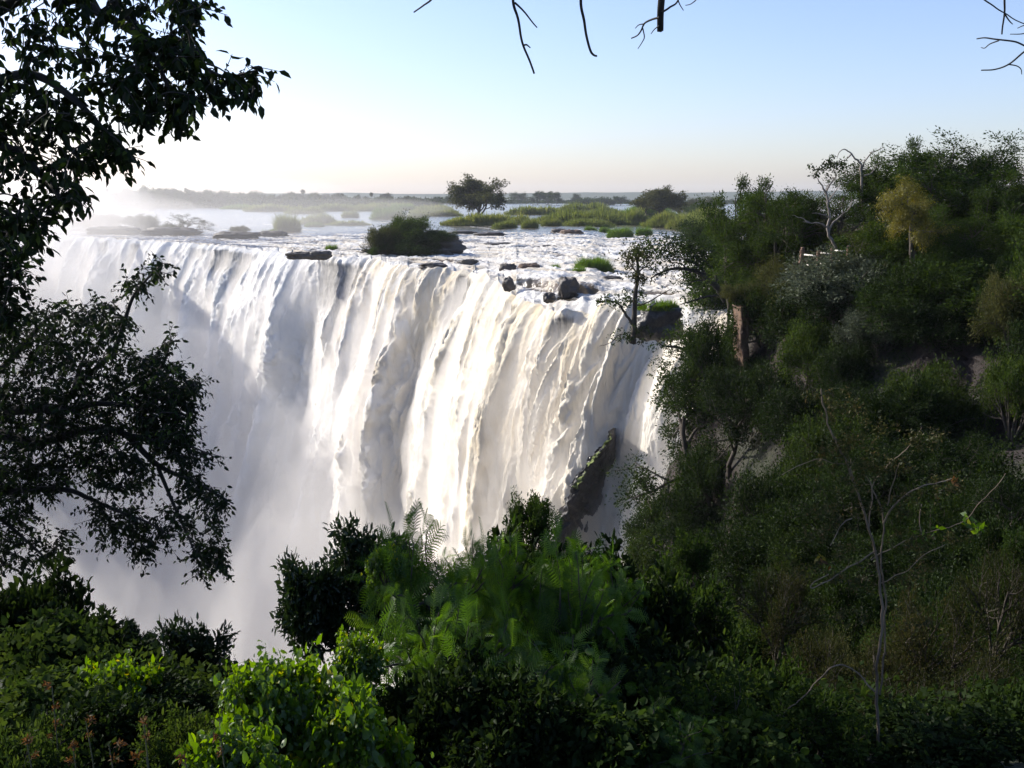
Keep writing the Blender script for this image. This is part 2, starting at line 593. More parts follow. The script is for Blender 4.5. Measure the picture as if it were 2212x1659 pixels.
def ground_z(x, y, rough=True):
    x, y = np.asarray(x, float), np.asarray(y, float)
    z = np.zeros_like(x) + w_[-1]
    for (cx, cy_, _), w in zip(CTRL, w_[:-1]):
        z = z + w * np.hypot(x - cx, y - cy_)
    z = np.clip(z, -97, np.where(y > 30, 6.8, 8.8))
    if rough:
        far = sstep(6, 20, np.hypot(x, y))
        z = z + far * (1.6 * perlin(x / 9, y / 9, 3.0) + 0.8 * perlin(x / 3.5, y / 3.5, 4.0)) + (0.05 + 0.25 * far) * perlin(x / 1.1, y / 1.1, 5.0)
    return z


gx = np.concatenate([np.linspace(-600, -130, 20)[:-1], np.linspace(-130, -12, 90)[:-1], np.linspace(-12, 48, 220)[:-1], np.linspace(48, 220, 60)[:-1], np.linspace(220, 900, 12)])
gy = np.concatenate([np.linspace(-300, -12, 16)[:-1], np.linspace(-12, 140, 520)[:-1], np.linspace(140, 320, 60)])
XX, YY = np.meshgrid(gx, gy)
ZZ = ground_z(XX, YY)
# signed distance behind the lip: the plateau with the river has its own bed
lipx = np.interp(-(XX * 0 + YY), -LY[::-1][np.argsort(-LY[::-1])], LX[::-1][np.argsort(-LY[::-1])]) if False else None
sarr = XX * E_DIR[0] + YY * E_DIR[1]
o_ = np.argsort(SS)
nlip = np.interp(sarr, SS[o_], (LX * N_OUT[0] + LY * N_OUT[1])[o_])
behind = nlip - (XX * N_OUT[0] + YY * N_OUT[1])                     # > 0 on the river side
cut = (behind > -2.5) & (XX < 19.8)
ZZ = np.where(cut, -98, ZZ)
# the far right end of the falls: the bank stays under the water there
right_bank = (behind > -4) & (XX >= 19.8) & (YY > 84) & (XX < 19 + 0.11 * (YY - 60))
ZZ = np.where(right_bank, np.minimum(ZZ, -1.2), ZZ)
# bare patches of cliff that the thicket leaves open
BARE = [(2010, 720, 1.8), (2040, 760, 2.0), (2070, 810, 1.8), (2000, 780, 1.4), (2120, 780, 1.6), (2130, 830, 1.5), (2190, 930, 1.2), (2185, 990, 1.0), (1640, 700, 1.4), (1655, 740, 1.3), (1700, 880, 1.3), (1695, 950, 1.3), (1745, 990, 0.9)]


def _hit(u, v):
    ys = np.arange(18.0, 120.0, 0.25)
    d = ray(u, v)
    x, z = d[0] * ys / d[1], EYE[2] + d[2] * ys / d[1]
    i = int(np.argmax(z < ground_z(x, ys)))
    return np.array([x[i], ys[i], z[i]])


BARE_W = [(_hit(u, v), 0.8 * r_) for u, v, r_ in BARE]


def bare_at(x, y, z):
    m = np.zeros(np.shape(x))
    for c, r_ in BARE_W:
        m = np.maximum(m, np.exp(-(((x - c[0]) ** 2 + (y - c[1]) ** 2 + (z - c[2]) ** 2) / r_ ** 2)))
    return np.clip(m * 1.3 + 0.5 * perlin(x * 0.9, y * 0.9, z * 0.9) * m, 0, 1)


bareV = bare_at(XX, YY, ZZ)
stepx = 0.9 * perlin(XX / 2.5, ZZ / 2.0, 8.0) * sstep(12, 30, np.hypot(XX, YY))
stepy = 0.9 * perlin(YY / 2.5, ZZ / 2.0, 18.0) * sstep(12, 30, np.hypot(XX, YY))
g = Geo()
led_ = np.floor(ZZ * 0.9 + 0.8 * perlin(XX * 0.5, YY * 0.5, 3.0))
jag = bareV * (0.9 * perlin(led_ * 0.61, np.floor(XX * 0.8 + led_ * 0.3), 5.0) - 0.5 * np.abs(perlin(XX * 1.5, YY * 1.5, ZZ * 0.3)))
stepx = stepx - jag
stepy = stepy - jag
g.add(np.stack([XX + stepx, YY + stepy, ZZ], -1).reshape(-1, 3))
nx, ny = len(gx), len(gy)
ii = (np.arange(ny - 1)[:, None] * nx + np.arange(nx - 1)[None, :]).ravel()
g.Q.append(np.stack([ii, ii + 1, ii + nx + 1, ii + nx], -1))
m, nt = new_mat('hillside_rock')
N = NT(nt)
geo_ = N.n('ShaderNodeNewGeometry')
sep = N.n('ShaderNodeSeparateXYZ')
N.l(geo_.outputs['Normal'], sep.inputs[0])
n1 = N.noise(0.55, 6, 0.62, N.pos((1, 1, 0.45)))
n2 = N.noise(4.0, 5, 0.6, N.pos((1, 1, 0.5)))
rockc = N.mix(N.ramp(n2, [(0.35, 0.0), (0.75, 0.8)]), N.ramp(n1, [(0.3, (0.010, 0.007, 0.006)), (0.6, (0.028, 0.015, 0.010)), (0.8, (0.062, 0.031, 0.018))]), (0.013, 0.010, 0.009))
soil = N.ramp(n2, [(0.3, (0.010, 0.011, 0.005)), (0.7, (0.022, 0.028, 0.009))])
slope = N.ramp(N.math('ADD', sep.outputs[2], N.math('MULTIPLY', N.math('SUBTRACT', n1, 0.5), 0.3)), [(0.30, 0.0), (0.50, 1.0)])
b = N.n('ShaderNodeBsdfPrincipled')
b.inputs['Roughness'].default_value = 0.9
N.l(N.mix(N.math('MULTIPLY', slope, N.math('SUBTRACT', 1.0, N.math('MULTIPLY', N.attr('bare'), 1.6, True), True)), rockc, soil), b.inputs['Base Color'])
N.l(N.bump(N.math('ADD', n1, N.math('MULTIPLY', n2, 0.4)), 1.0, 0.4), b.inputs['Normal'])
N.out(b.outputs[0])
HILL_M = m
tag(link('hillside', g.mesh('hillside', m, False, {'bare': bareV})), 'steep brown rock and soil hillside of the gorge under the thicket', 'hillside', kind='structure')

# bed of the upper river and the land beyond it, to the horizon
g = Geo()
a = np.stack([LX[::20], LY[::20], np.full(len(LX[::20]), -1.6)], -1)
left = np.array([[-3000 * 0.9 - 130, 330, -1.6]])
far = []
for p in a:
    far.append((p[0] * 200, p[1] * 200, -1.6)) 
ap = np.vstack([a + np.array([-N_OUT[0] * 3, -N_OUT[1] * 3, 0]), ])
q = len(ap)
g.add(np.vstack([ap, np.array(far)]), [(i, i + 1, q + i + 1, q + i) for i in range(q - 1)])
m, nt = new_mat('flat_land')
N = NT(nt)
n1 = N.noise(0.02, 5, 0.6, N.pos())
b = N.n('ShaderNodeBsdfPrincipled')
b.inputs['Roughness'].default_value = 0.95
N.l(N.ramp(n1, [(0.3, (0.05, 0.06, 0.025)), (0.7, (0.10, 0.10, 0.045))]), b.inputs['Base Color'])
N.out(b.outputs[0])
tag(link('ground', g.mesh('ground', m)), 'flat land under and beyond the river, reaching the horizon', 'ground', kind='structure')

# the cliff face behind the falling water
cliff = Geo()
cz = np.linspace(-1.4, -97, 40)
st = 6
cx = LX[::st]
bk_ = 1 + 4.0 / LR[::st]
cxx = (cx * bk_)[None, :] + 0 * cz[:, None]
cyy = (LY[::st] * bk_)[None, :] + 0 * cz[:, None]
nzv = 0.9 * perlin(SS[::st][None, :] / 3.0, cz[:, None] / 4.0, 33.0)
czz = np.minimum(cz[:, None], LIPZ[::st][None, :] - 1.0) + 0 * cxx
cliff.add(np.stack([cxx + N_OUT[0] * nzv, cyy + N_OUT[1] * nzv, czz], -1).reshape(-1, 3))
n_ = len(cx)
ii = (np.arange(len(cz) - 1)[:, None] * n_ + np.arange(n_ - 1)[None, :]).ravel()
cliff.Q.append(np.stack([ii, ii + n_, ii + n_ + 1, ii + 1], -1))
WET_ROCK = rock_mat('wet_rock', (0.018, 0.018, 0.019), (0.05, 0.047, 0.045), (0.085, 0.08, 0.075), 0.6, 0.35)
tag(link('cliff', cliff.mesh('cliff', WET_ROCK, True)), 'dark wet rock cliff behind the falling water', 'cliff', kind='structure')

# far low hills on the horizon
g = Geo()
th = np.linspace(-0.75, 0.75, 160)
R = 5200
hz = 26 + 14 * fbm(th * 6, 1.0, 2.0, 4) + 10 * sstep(-0.1, 0.35, th)
xs, ys = R * np.sin(th), R * np.cos(th)
g.add(np.concatenate([np.c_[xs * 0.92, ys * 0.92, np.full(160, -1.5)], np.c_[xs, ys, hz], np.c_[xs * 1.15, ys * 1.15, hz * 0.2]]),
      [(r * 160 + i, r * 160 + i + 1, (r + 1) * 160 + i + 1, (r + 1) * 160 + i) for r in range(2) for i in range(159)])
m, nt = new_mat('wooded_hills')
N = NT(nt)
b = N.n('ShaderNodeBsdfDiffuse')
N.l(N.ramp(N.noise(0.02, 5, 0.6, N.pos()), [(0.3, (0.03, 0.045, 0.022)), (0.7, (0.06, 0.07, 0.035))]), b.inputs['Color'])
N.out(b.outputs[0])
tag(link('hills', g.mesh('hills', m, True)), 'low blue wooded hills along the horizon', 'hills', kind='structure')
# ------------------------------------------------------------------ leaves and branches
def unit(a):
    return a / (np.linalg.norm(a, axis=-1, keepdims=True) + 1e-9)


L4 = (np.array([(0, 0, 0), (0.5, 0.45, 0.05), (0, 1, -0.06), (-0.5, 0.45, 0.05)]), [(0, 1, 2, 3)], [])
L8 = (np.array([(0, 0, 0), (0, .35, -.03), (0, .7, -.07), (0, 1, -.16), (.46, .3, .07), (.36, .68, .02), (-.46, .3, .07), (-.36, .68, .02)]),
      [(1, 4, 5, 2), (1, 2, 7, 6)], [(0, 4, 1), (0, 1, 6), (2, 5, 3), (2, 3, 7)])
HEART = (np.array([(0, .06, 0), (0, .4, -.03), (0, .75, -.1), (0, 1, -.22), (.3, -.06, .05), (.52, .22, .08), (.36, .65, 0), (-.3, -.06, .05), (-.52, .22, .08), (-.36, .65, 0)]),
         [(0, 4, 5, 1), (1, 5, 6, 2), (0, 1, 8, 7), (1, 2, 9, 8)], [(2, 6, 3), (2, 3, 9)])


def leaves(geo, pos, d, nrm, length, wr, shape=L4, tint=0.5):
    """one leaf per row of pos: along d, facing nrm"""
    pos, d = np.asarray(pos, float), unit(np.asarray(d, float))
    n = len(pos)
    if n == 0:
        return
    x = unit(np.cross(d, nrm))
    z = np.cross(x, d)
    length = np.broadcast_to(np.asarray(length, float), (n,))
    tv, q, t = shape
    V = pos[:, None, :] + length[:, None, None] * (x[:, None, :] * (tv[None, :, 0:1] * wr) + d[:, None, :] * tv[None, :, 1:2] + z[:, None, :] * tv[None, :, 2:3])
    k = len(tv)
    off = (np.arange(n) * k)[:, None, None]
    Q = (np.asarray(q, int)[None] + off).reshape(-1, 4) if len(q) else None
    T = (np.asarray(t, int)[None] + off).reshape(-1, 3) if len(t) else None
    geo.add(V.reshape(-1, 3), Q, T, np.repeat(np.broadcast_to(np.asarray(tint, float), (n,)), k))


def rand_dirs(n, up=0.0, r=rng):
    d = r.normal(size=(n, 3))
    d[:, 2] += up
    return unit(d)


class Grower:
    """branching skeleton: records tubes for the wood and anchors for the leaves"""
    def __init__(self, seed, levels, kids, ang, lenf, wander, up, gravity=0.0, flat=1.0):
        self.r = np.random.default_rng(seed)
        self.levels, self.kids, self.ang, self.lenf, self.wander, self.up, self.gravity, self.flat = levels, kids, ang, lenf, wander, up, gravity, flat
        self.wood, self.anchor, self.adir = [], [], []

    def go(self, p, d, L, rad, lvl=0):
        r = self.r
        n = 6 if lvl < 2 else 4
        pts, dirs = [np.array(p, float)], []
        d = np.array(d, float)
        for i in range(n):
            d = d + r.normal(size=3) * self.wander
            d[2] += self.up * (0.3 if lvl else 1.0) - self.gravity * lvl * (i / n)
            d[2] *= self.flat if lvl else 1.0
            d = d / np.linalg.norm(d)
            dirs.append(d.copy())
            pts.append(pts[-1] + d * L / n)
        pts = np.array(pts)
        self.wood.append((pts, np.linspace(rad, rad * 0.5, n + 1), lvl))
        if lvl >= self.levels:
            for i in range(1, n + 1):
                self.anchor.append(pts[i])
                self.adir.append(dirs[i - 1])
            return
        k = self.kids[min(lvl, len(self.kids) - 1)]
        for j in range(k):
            t = 0.30 + 0.70 * (j + r.random()) / k
            i = min(int(t * n), n - 1)
            base = pts[i] + (pts[i + 1] - pts[i]) * (t * n - i)
            a = r.normal(size=3)
            side = a - dirs[i] * (a @ dirs[i])
            side /= np.linalg.norm(side)
            an = self.ang * (0.7 + 0.6 * r.random())
            nd = dirs[i] * cos(an) + side * sin(an)
            self.go(base, nd, L * self.lenf * (0.75 + 0.5 * r.random()) * (1.15 - 0.4 * t), rad * 0.55 * (1.2 - 0.5 * t), lvl + 1)


def wood_mesh(name, gr, mat, minlvl=0, maxlvl=9, sides=(8, 6, 5, 4, 3)):
    g = Geo()
    for pts, rad, lvl in gr.wood:
        if minlvl <= lvl <= maxlvl:
            tube(g, pts, rad, sides[min(lvl, 4)])
    return g.mesh(name, mat, True)


# materials of foliage
LEAF_DARK = leaf_mat('dark_leaf', [(0.0, (0.0068, 0.0136, 0.0043)), (0.55, (0.0179, 0.0323, 0.0076)), (1.0, (0.0442, 0.0663, 0.0153))], 0.32, 0.004, 0.6)
LEAF_MID = leaf_mat('green_leaf', [(0.0, (0.0085, 0.0179, 0.0051)), (0.5, (0.0229, 0.0416, 0.0093)), (1.0, (0.0595, 0.0850, 0.0187))], 0.38, 0.004, 0.6)
LEAF_OLIVE = leaf_mat('olive_leaf', [(0.0, (0.0192, 0.0232, 0.0096)), (0.5, (0.0416, 0.0480, 0.0176)), (1.0, (0.0800, 0.0800, 0.0288))], 0.38, 0.004, 0.6)
LEAF_GREY = leaf_mat('grey_green_leaf', [(0.0, (0.0280, 0.0385, 0.0224)), (0.5, (0.0525, 0.0665, 0.0406)), (1.0, (0.0980, 0.1120, 0.0770))], 0.28, 0.012, 0.5)
LEAF_YELLOW = leaf_mat('yellow_leaf', [(0.0, (0.045, 0.048, 0.010)), (0.5, (0.10, 0.095, 0.015)), (1.0, (0.17, 0.155, 0.03))], 0.4, 0.02, 0.5)
LEAF_BRIGHT = leaf_mat('bright_leaf', [(0.0, (0.028, 0.062, 0.010)), (0.5, (0.06, 0.115, 0.015)), (0.88, (0.10, 0.165, 0.022)), (1.0, (0.32, 0.27, 0.03))], 0.55, 0.025, 0.4, 0.1)
LEAF_FERN = leaf_mat('feathery_leaf', [(0.0, (0.022, 0.052, 0.010)), (0.6, (0.050, 0.105, 0.016)), (1.0, (0.09, 0.155, 0.024))], 0.5, 0.02, 0.45, 0.1)
LEAF_DRY = leaf_mat('dry_leaf', [(0.0, (0.008, 0.013, 0.004)), (0.5, (0.020, 0.026, 0.008)), (1.0, (0.055, 0.045, 0.018))], 0.3, 0.003, 0.6)
LEAF_SHADE = leaf_mat('shade_leaf', [(0.0, (0.0043, 0.0085, 0.0026)), (0.6, (0.0110, 0.0213, 0.0051)), (1.0, (0.0340, 0.0553, 0.0119))], 0.25, 0.006, 0.5, 0.1)  # shade on gully and front plants is put into this darker leaf colour
LEAF_GLOSSY = leaf_mat('glossy_leaf', [(0.0, (0.0064, 0.0144, 0.0048)), (0.6, (0.0144, 0.0288, 0.0080)), (1.0, (0.0280, 0.0480, 0.0128))], 0.18, 0.03, 0.3, 0.1)
REED = leaf_mat('reed', [(0.0, (0.05, 0.07, 0.018)), (0.5, (0.11, 0.14, 0.035)), (1.0, (0.22, 0.22, 0.07))], 0.45, 0.02, 0.5, 0.25)
GRASS = leaf_mat('tuft_grass', [(0.0, (0.035, 0.075, 0.010)), (0.5, (0.07, 0.13, 0.018)), (1.0, (0.12, 0.18, 0.03))], 0.45, 0.02, 0.5, 0.15)
BARK = bark_mat('bark', (0.028, 0.022, 0.016), (0.075, 0.06, 0.045))
BARK_PALE = bark_mat('pale_bark', (0.09, 0.075, 0.06), (0.30, 0.26, 0.22), 5.0)
BARK_BLACK = bark_mat('black_bark', (0.010, 0.009, 0.008), (0.03, 0.026, 0.022))
BARK_TAN = bark_mat('tan_bark', (0.07, 0.05, 0.035), (0.22, 0.17, 0.12), 14.0)

PROTO = {}


def proto(key, seed, mat, bark=BARK, trunk=0.35, levels=2, kids=(6, 5, 4), ang=0.8, lenf=0.62, wander=0.16, up=0.05, gravity=0.0, flat=1.0, stems=1, lean=0.5,
          nl=26, spread=0.055, leaf=0.045, wr=0.5, shape=L4, droop=0.0, blade=False, clumpy=0.5):
    """a plant with stem at the origin, about one unit tall"""
    gr = Grower(seed, levels, kids, ang, lenf, wander, up, gravity, flat)
    r = gr.r
    for s in range(stems):
        if stems == 1:
            gr.go((0, 0, -0.12), (0.05 * r.normal(), 0.05 * r.normal(), 1), trunk + 0.12 + 0.3, 0.030)
        else:
            a = 2 * pi * (s + 0.5 * r.random()) / stems
            l_ = lean * (0.35 + 0.65 * r.random())
            gr.go((0.05 * cos(a), 0.05 * sin(a), -0.10), (cos(a) * l_, sin(a) * l_, 1), trunk + 0.12, 0.018)
    A, D = np.array(gr.anchor), np.array(gr.adir)
    g = Geo()
    n = len(A) * nl
    idx = np.repeat(np.arange(len(A)), nl)
    off = r.normal(size=(n, 3)) * spread * np.array([1, 1, 0.75])
    pos = A[idx] + off
    cen = A.mean(axis=0)
    outd = unit(pos - cen)
    d = unit(0.55 * D[idx] + 0.6 * unit(off) + 0.5 * r.normal(size=(n, 3)) + np.array([0, 0, -droop]))
    nrm = unit(0.7 * outd + r.normal(size=(n, 3)) * 0.8 + np.array([0, 0, 0.7]))
    ct = perlin(A[:, 0] * 5 + seed, A[:, 1] * 5, A[:, 2] * 5)
    tint = np.clip(0.5 + clumpy * 0.6 * ct[idx] + 0.22 * r.normal(size=n), 0, 1)
    leaves(g, pos, d, nrm, leaf * (0.35 + 1.15 * r.random(n) ** 1.4), wr, shape, tint)
    lo, hi = pos.min(0), pos.max(0)
    q = np.quantile(pos, [0.02, 0.98], axis=0)
    hi98 = np.quantile(pos[:, 2], 0.995)
    PROTO[key] = dict(crown=g.mesh(key + '_crown', mat), wood=wood_mesh(key + '_trunk', gr, bark), w=(q[1][0] - q[0][0] + q[1][1] - q[0][1]) / 2 + 0.02,
                      h=hi98 + 0.01, cx=(q[0][0] + q[1][0]) / 2, cy=(q[0][1] + q[1][1]) / 2)


# full round trees, umbrella crowns, bushes and far trees
proto('round_a', 21, LEAF_MID, nl=48, kids=(7, 5, 3), levels=3, spread=0.036, leaf=0.021, lenf=0.66, ang=0.85)
proto('round_b', 22, LEAF_DARK, nl=48, kids=(7, 5, 3), levels=3, spread=0.038, leaf=0.022, lenf=0.66, ang=0.9)
proto('round_c', 23, LEAF_OLIVE, nl=48, kids=(7, 5, 3), levels=3, spread=0.04, leaf=0.022, lenf=0.62, ang=0.8)
proto('lobed', 24, LEAF_MID, nl=40, kids=(6, 5, 3), levels=3, spread=0.030, leaf=0.023, lenf=0.62, ang=0.7, wander=0.22)
proto('umbrella', 25, LEAF_OLIVE, nl=60, kids=(7, 6, 4), levels=2, spread=0.05, leaf=0.022, lenf=0.85, ang=1.05, flat=0.75, trunk=0.3)
proto('bush_a', 31, LEAF_DARK, stems=7, trunk=0.36, nl=60, kids=(5, 4), levels=2, spread=0.05, leaf=0.028, lenf=0.7, ang=0.7, lean=1.1)
proto('bush_b', 32, LEAF_MID, stems=8, trunk=0.38, nl=56, kids=(5, 4), levels=2, spread=0.046, leaf=0.027, lenf=0.7, ang=0.65, lean=0.9)
proto('bush_c', 33, LEAF_OLIVE, stems=8, trunk=0.4, nl=54, kids=(5, 4), levels=2, spread=0.046, leaf=0.025, lenf=0.65, ang=0.6, lean=0.8)
proto('bush_grey', 34, LEAF_GREY, stems=8, trunk=0.38, nl=52, kids=(5, 4), levels=2, spread=0.046, leaf=0.028, lenf=0.7, ang=0.7, lean=1.0, wr=0.4)
proto('yellow', 35, LEAF_YELLOW, nl=52, kids=(8, 5, 3), levels=3, spread=0.042, leaf=0.022, lenf=0.62, ang=0.9, gravity=0.12, droop=0.8)
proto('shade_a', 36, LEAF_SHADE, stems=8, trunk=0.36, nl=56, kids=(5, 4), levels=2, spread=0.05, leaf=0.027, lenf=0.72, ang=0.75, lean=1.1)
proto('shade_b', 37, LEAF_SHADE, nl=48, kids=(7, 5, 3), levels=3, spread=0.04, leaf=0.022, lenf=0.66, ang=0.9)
proto('open', 38, LEAF_OLIVE, nl=22, kids=(5, 4, 3), levels=3, spread=0.03, leaf=0.026, lenf=0.68, ang=0.75, wander=0.24)
proto('airy', 39, LEAF_OLIVE, nl=46, kids=(8, 5, 3), levels=3, spread=0.034, leaf=0.034, lenf=0.64, ang=0.8, wander=0.2, trunk=0.25)
proto('far_a', 41, LEAF_DARK, nl=40, kids=(6, 5), levels=2, spread=0.075, leaf=0.065, lenf=0.7, ang=0.9)
proto('far_b', 42, LEAF_DARK, nl=40, kids=(6, 5), levels=2, spread=0.07, leaf=0.065, lenf=0.62, ang=0.75)
proto('far_c', 43, LEAF_MID, stems=6, trunk=0.4, nl=40, kids=(5,), levels=1, spread=0.10, leaf=0.08, lenf=0.7, ang=0.8, lean=1.2)
# near shrubs with leaves of real shape
proto('glossy', 51, LEAF_GLOSSY, stems=9, trunk=0.42, nl=20, kids=(6, 5), levels=2, spread=0.032, leaf=0.05, wr=0.42, shape=L8, lenf=0.62, ang=0.65, lean=0.75)
proto('leafy', 52, LEAF_SHADE, stems=9, trunk=0.40, nl=18, kids=(6, 5), levels=2, spread=0.04, leaf=0.058, wr=0.55, shape=L8, lenf=0.66, ang=0.7, lean=0.95)
proto('broad', 53, LEAF_BRIGHT, stems=8, trunk=0.45, nl=6, kids=(5, 4), levels=2, spread=0.07, leaf=0.085, wr=0.78, shape=HEART, lenf=0.72, ang=0.85, lean=0.9, droop=0.35, wander=0.26)
proto('small_leaf', 54, LEAF_MID, stems=10, trunk=0.40, nl=12, kids=(6, 4), levels=2, spread=0.035, leaf=0.045, wr=0.5, shape=L8, lenf=0.64, ang=0.65, lean=0.95)
proto('fine_dry', 55, LEAF_DRY, stems=8, trunk=0.5, nl=22, kids=(6, 5), levels=2, spread=0.035, leaf=0.026, wr=0.3, lenf=0.6, ang=0.6, lean=0.85, bark=BARK)


def ray_hit(u, v, y0=2.0, y1=150.0):
    ys = np.arange(y0, y1, 0.2)
    d = ray(u, v)
    x = d[0] * ys / d[1]
    z = EYE[2] + d[2] * ys / d[1]
    below = z < ground_z(x, ys)
    i = int(np.argmax(below)) if below.any() else len(ys) - 1
    return np.array([x[i], ys[i], z[i]])


STRETCH = 1.7


def set_plant(key, o, top_z, foot, W, rot, crown, wood):
    """scale the plant to its crown width; longer stems carry it when the top stands higher"""
    pr = PROTO[key]
    sx = W / pr['w']
    H = top_z - foot[2]
    sz = min(H / pr['h'], {'yellow': 0.95, 'airy': 1.25, 'round_a': 1.3, 'round_b': 1.3, 'round_c': 1.3}.get(key, STRETCH) * sx)
    sz = max(sz, 0.5 * sx)
    c, s = cos(rot), sin(rot)
    bz = top_z - pr['h'] * sz
    o.rotation_euler = (0, 0, rot)
    o.scale = (sx, sx, sz)
    o.location = (foot[0] - (c * pr['cx'] - s * pr['cy']) * sx, foot[1] - (s * pr['cx'] + c * pr['cy']) * sx, bz)
    link(crown, pr['crown'], o)
    link(wood, pr['wood'], o)
    gap = bz - foot[2]
    if gap > 0.1 * sz:
        g = Geo()
        r = random.Random(int(abs(foot[0] * 100)) + 7)
        for k in range(3 if 'stems' in wood else 1):
            a = r.random() * 6.28
            q = smooth_poly([(0.03 * cos(a), 0.03 * sin(a), 0.05), (0.06 * cos(a), 0.06 * sin(a), -gap / sz * 0.5), (0.10 * cos(a), 0.10 * sin(a), -gap / sz - 0.05)], 10)
            tube(g, q, np.linspace(0.018, 0.026, 10), 7)
        link('lower_stem', g.mesh('lower_stem', pr['wood'].materials[0], True), o)
    return o


def plant(key, name, label, cat, u, vt, vb, wpx, y=None, rot=None, group=None, wood='trunk', crown='crown', r=random.Random(4), foot_y=None):
    """a plant whose crown is wpx wide and whose top and foot are seen at vt and vb"""
    p = ray_hit(u, vb) if y is None else P(u, vb, y)
    if foot_y is not None:
        x_ = P(u, vb, foot_y)[0]
        p = np.array([x_, foot_y, float(ground_z(x_, foot_y))])
    rot = r.random() * 6.28 if rot is None else rot
    o = empty(name, p, label, cat, group)
    return set_plant(key, o, P(u, vt, p[1])[2], p, wpx * p[1] / FPX, rot, crown, wood)
# ------------------------------------------------------------------ rocks in the river
def boulder(u, vt, vb, wpx, label, seed, mat, depth=1.0, name='boulder', y=None, blocky=0.5, group=None, sink=0.35, geo_only=False):
    p = GZ(u, vb, 0.0) if y is None else P(u, vb, y)
    W, H = wpx * p[1] / FPX, (vb - vt) * p[1] / FPX
    n, k = 40, 22
    th, ph = np.meshgrid(np.linspace(0, 2 * pi, n, endpoint=False), np.linspace(0.03, pi - 0.03, k))
    d = np.stack([np.cos(th) * np.sin(ph), np.sin(th) * np.sin(ph), np.cos(ph)], -1)
    # superellipsoid for slabby rock
    e = 2 + 2.0 * blocky
    rr = (np.abs(d) ** e).sum(-1) ** (-1 / e)
    d2 = d * rr[..., None]
    rr2 = 1 + 0.34 * perlin(d2[..., 0] * 1.6 + seed, d2[..., 1] * 1.6, d2[..., 2] * 1.6) + 0.26 * np.abs(perlin(d2[..., 0] * 3.4 + seed, d2[..., 1] * 3.4, d2[..., 2] * 3.4)) + 0.06 * perlin(d2[..., 0] * 9, d2[..., 1] * 9 + seed, d2[..., 2] * 9)
    hh = H * (1 + sink) / 2
    V = d2 * rr2[..., None] * np.array([W / 2, W / 2 * depth, hh]) * 0.92 + np.array([0, 0, H - hh])
    V = np.concatenate([V.reshape(-1, 3), [[0, 0, V[0, :, 2].mean()], [0, 0, V[-1, :, 2].mean()]]])
    i = np.arange(k - 1)[:, None] * n
    j = np.arange(n)[None, :]
    Q = np.stack([i + j, i + n + j, i + n + (j + 1) % n, i + (j + 1) % n], -1).reshape(-1, 4)
    a = np.arange(n)
    T = np.concatenate([np.stack([a, (a + 1) % n, np.full(n, n * k)], -1), np.stack([(k - 1) * n + (a + 1) % n, (k - 1) * n + a, np.full(n, n * k + 1)], -1)])
    g = Geo()
    g.add(V, Q, T)
    o = link(name, g.mesh(name, mat, False), None, p)
    o.rotation_euler = (0, 0, seed * 1.3)
    o.rotation_euler = (0, 0, 0)
    return tag(o, label, 'rock', group)


ROCK_DARK = rock_mat('river_rock', (0.018, 0.015, 0.013), (0.055, 0.045, 0.038), (0.10, 0.085, 0.07), 1.2, 0.6)
ROCK_BROWN = rock_mat('brown_rock', (0.06, 0.038, 0.025), (0.16, 0.10, 0.065), (0.07, 0.05, 0.04), 1.2, 0.8)
boulder(1098, 570, 592, 34, 'squared black boulder beside the brown block above the cascades', 1.0, ROCK_DARK, 0.8, blocky=1)
boulder(1141, 569, 591, 42, 'brown sunlit block of rock leaning by the squared black boulder', 2.0, ROCK_BROWN, 0.8, blocky=0.9)
boulder(1099, 598, 622, 26, 'rounded dark boulder with water parting round it below the squared block', 3.0, ROCK_DARK, 0.9, blocky=0.0)
boulder(1226, 598, 634, 42, 'big dark round boulder standing on the lip of the falls', 4.0, ROCK_DARK, 0.9, blocky=0.2)
boulder(1060, 502, 511, 66, 'low flat dark rock in the calm water below the lone big tree', 5.0, ROCK_DARK, 0.6)
boulder(1000, 499, 505, 60, 'thin dark rock shelf just behind the bushy rock island', 5.5, ROCK_DARK, 0.6)
boulder(1209, 495, 508, 42, 'dark rock at the edge of the reeds, left one of a touching pair', 6.0, ROCK_DARK, 0.8)
boulder(1236, 496, 510, 44, 'brownish dark rock at the edge of the reeds, right one of a touching pair', 7.0, ROCK_BROWN, 0.8)
boulder(1180, 530, 541, 50, 'low dark rock awash in the middle of the white rapids', 8.0, ROCK_DARK, 0.6)
boulder(1186, 632, 648, 26, 'small black rock breaking the water left of the boulder on the lip', 9.0, ROCK_DARK, 0.8)
boulder(690, 543, 556, 52, 'dark weed topped rock ledge at the lip above the shadowed curtain', 10.0, ROCK_DARK, 0.5, blocky=0.8)
boulder(645, 545, 556, 54, 'low wet grey ledge left of the weed topped ledge', 11.0, ROCK_DARK, 0.5, blocky=0.8)
boulder(510, 502, 516, 86, 'hazy grey rock shelf behind the middle of the far falls', 12.0, ROCK_DARK, 0.4, blocky=0.8)
boulder(590, 500, 512, 66, 'hazy rock shelf under the isolated reed clump', 13.0, ROCK_DARK, 0.4, blocky=0.8)
boulder(370, 492, 508, 110, 'hazy dark rock shelf carrying two bushes behind the far falls', 14.0, ROCK_DARK, 0.4, blocky=0.8)
boulder(250, 490, 506, 100, 'hazy rock shelf at the far left of the falls', 15.0, ROCK_DARK, 0.4, blocky=0.8)
boulder(1010, 560, 572, 40, 'wet dark rock hump at the head of the tea coloured fall', 17.0, ROCK_DARK, 0.8)
boulder(936, 568, 578, 56, 'low wet rock just under the bushy rock island', 18.0, ROCK_DARK, 0.8)
boulder(1320, 596, 606, 40, 'flat wet rock in front of the grassy hummock', 19.0, ROCK_DARK, 0.8)
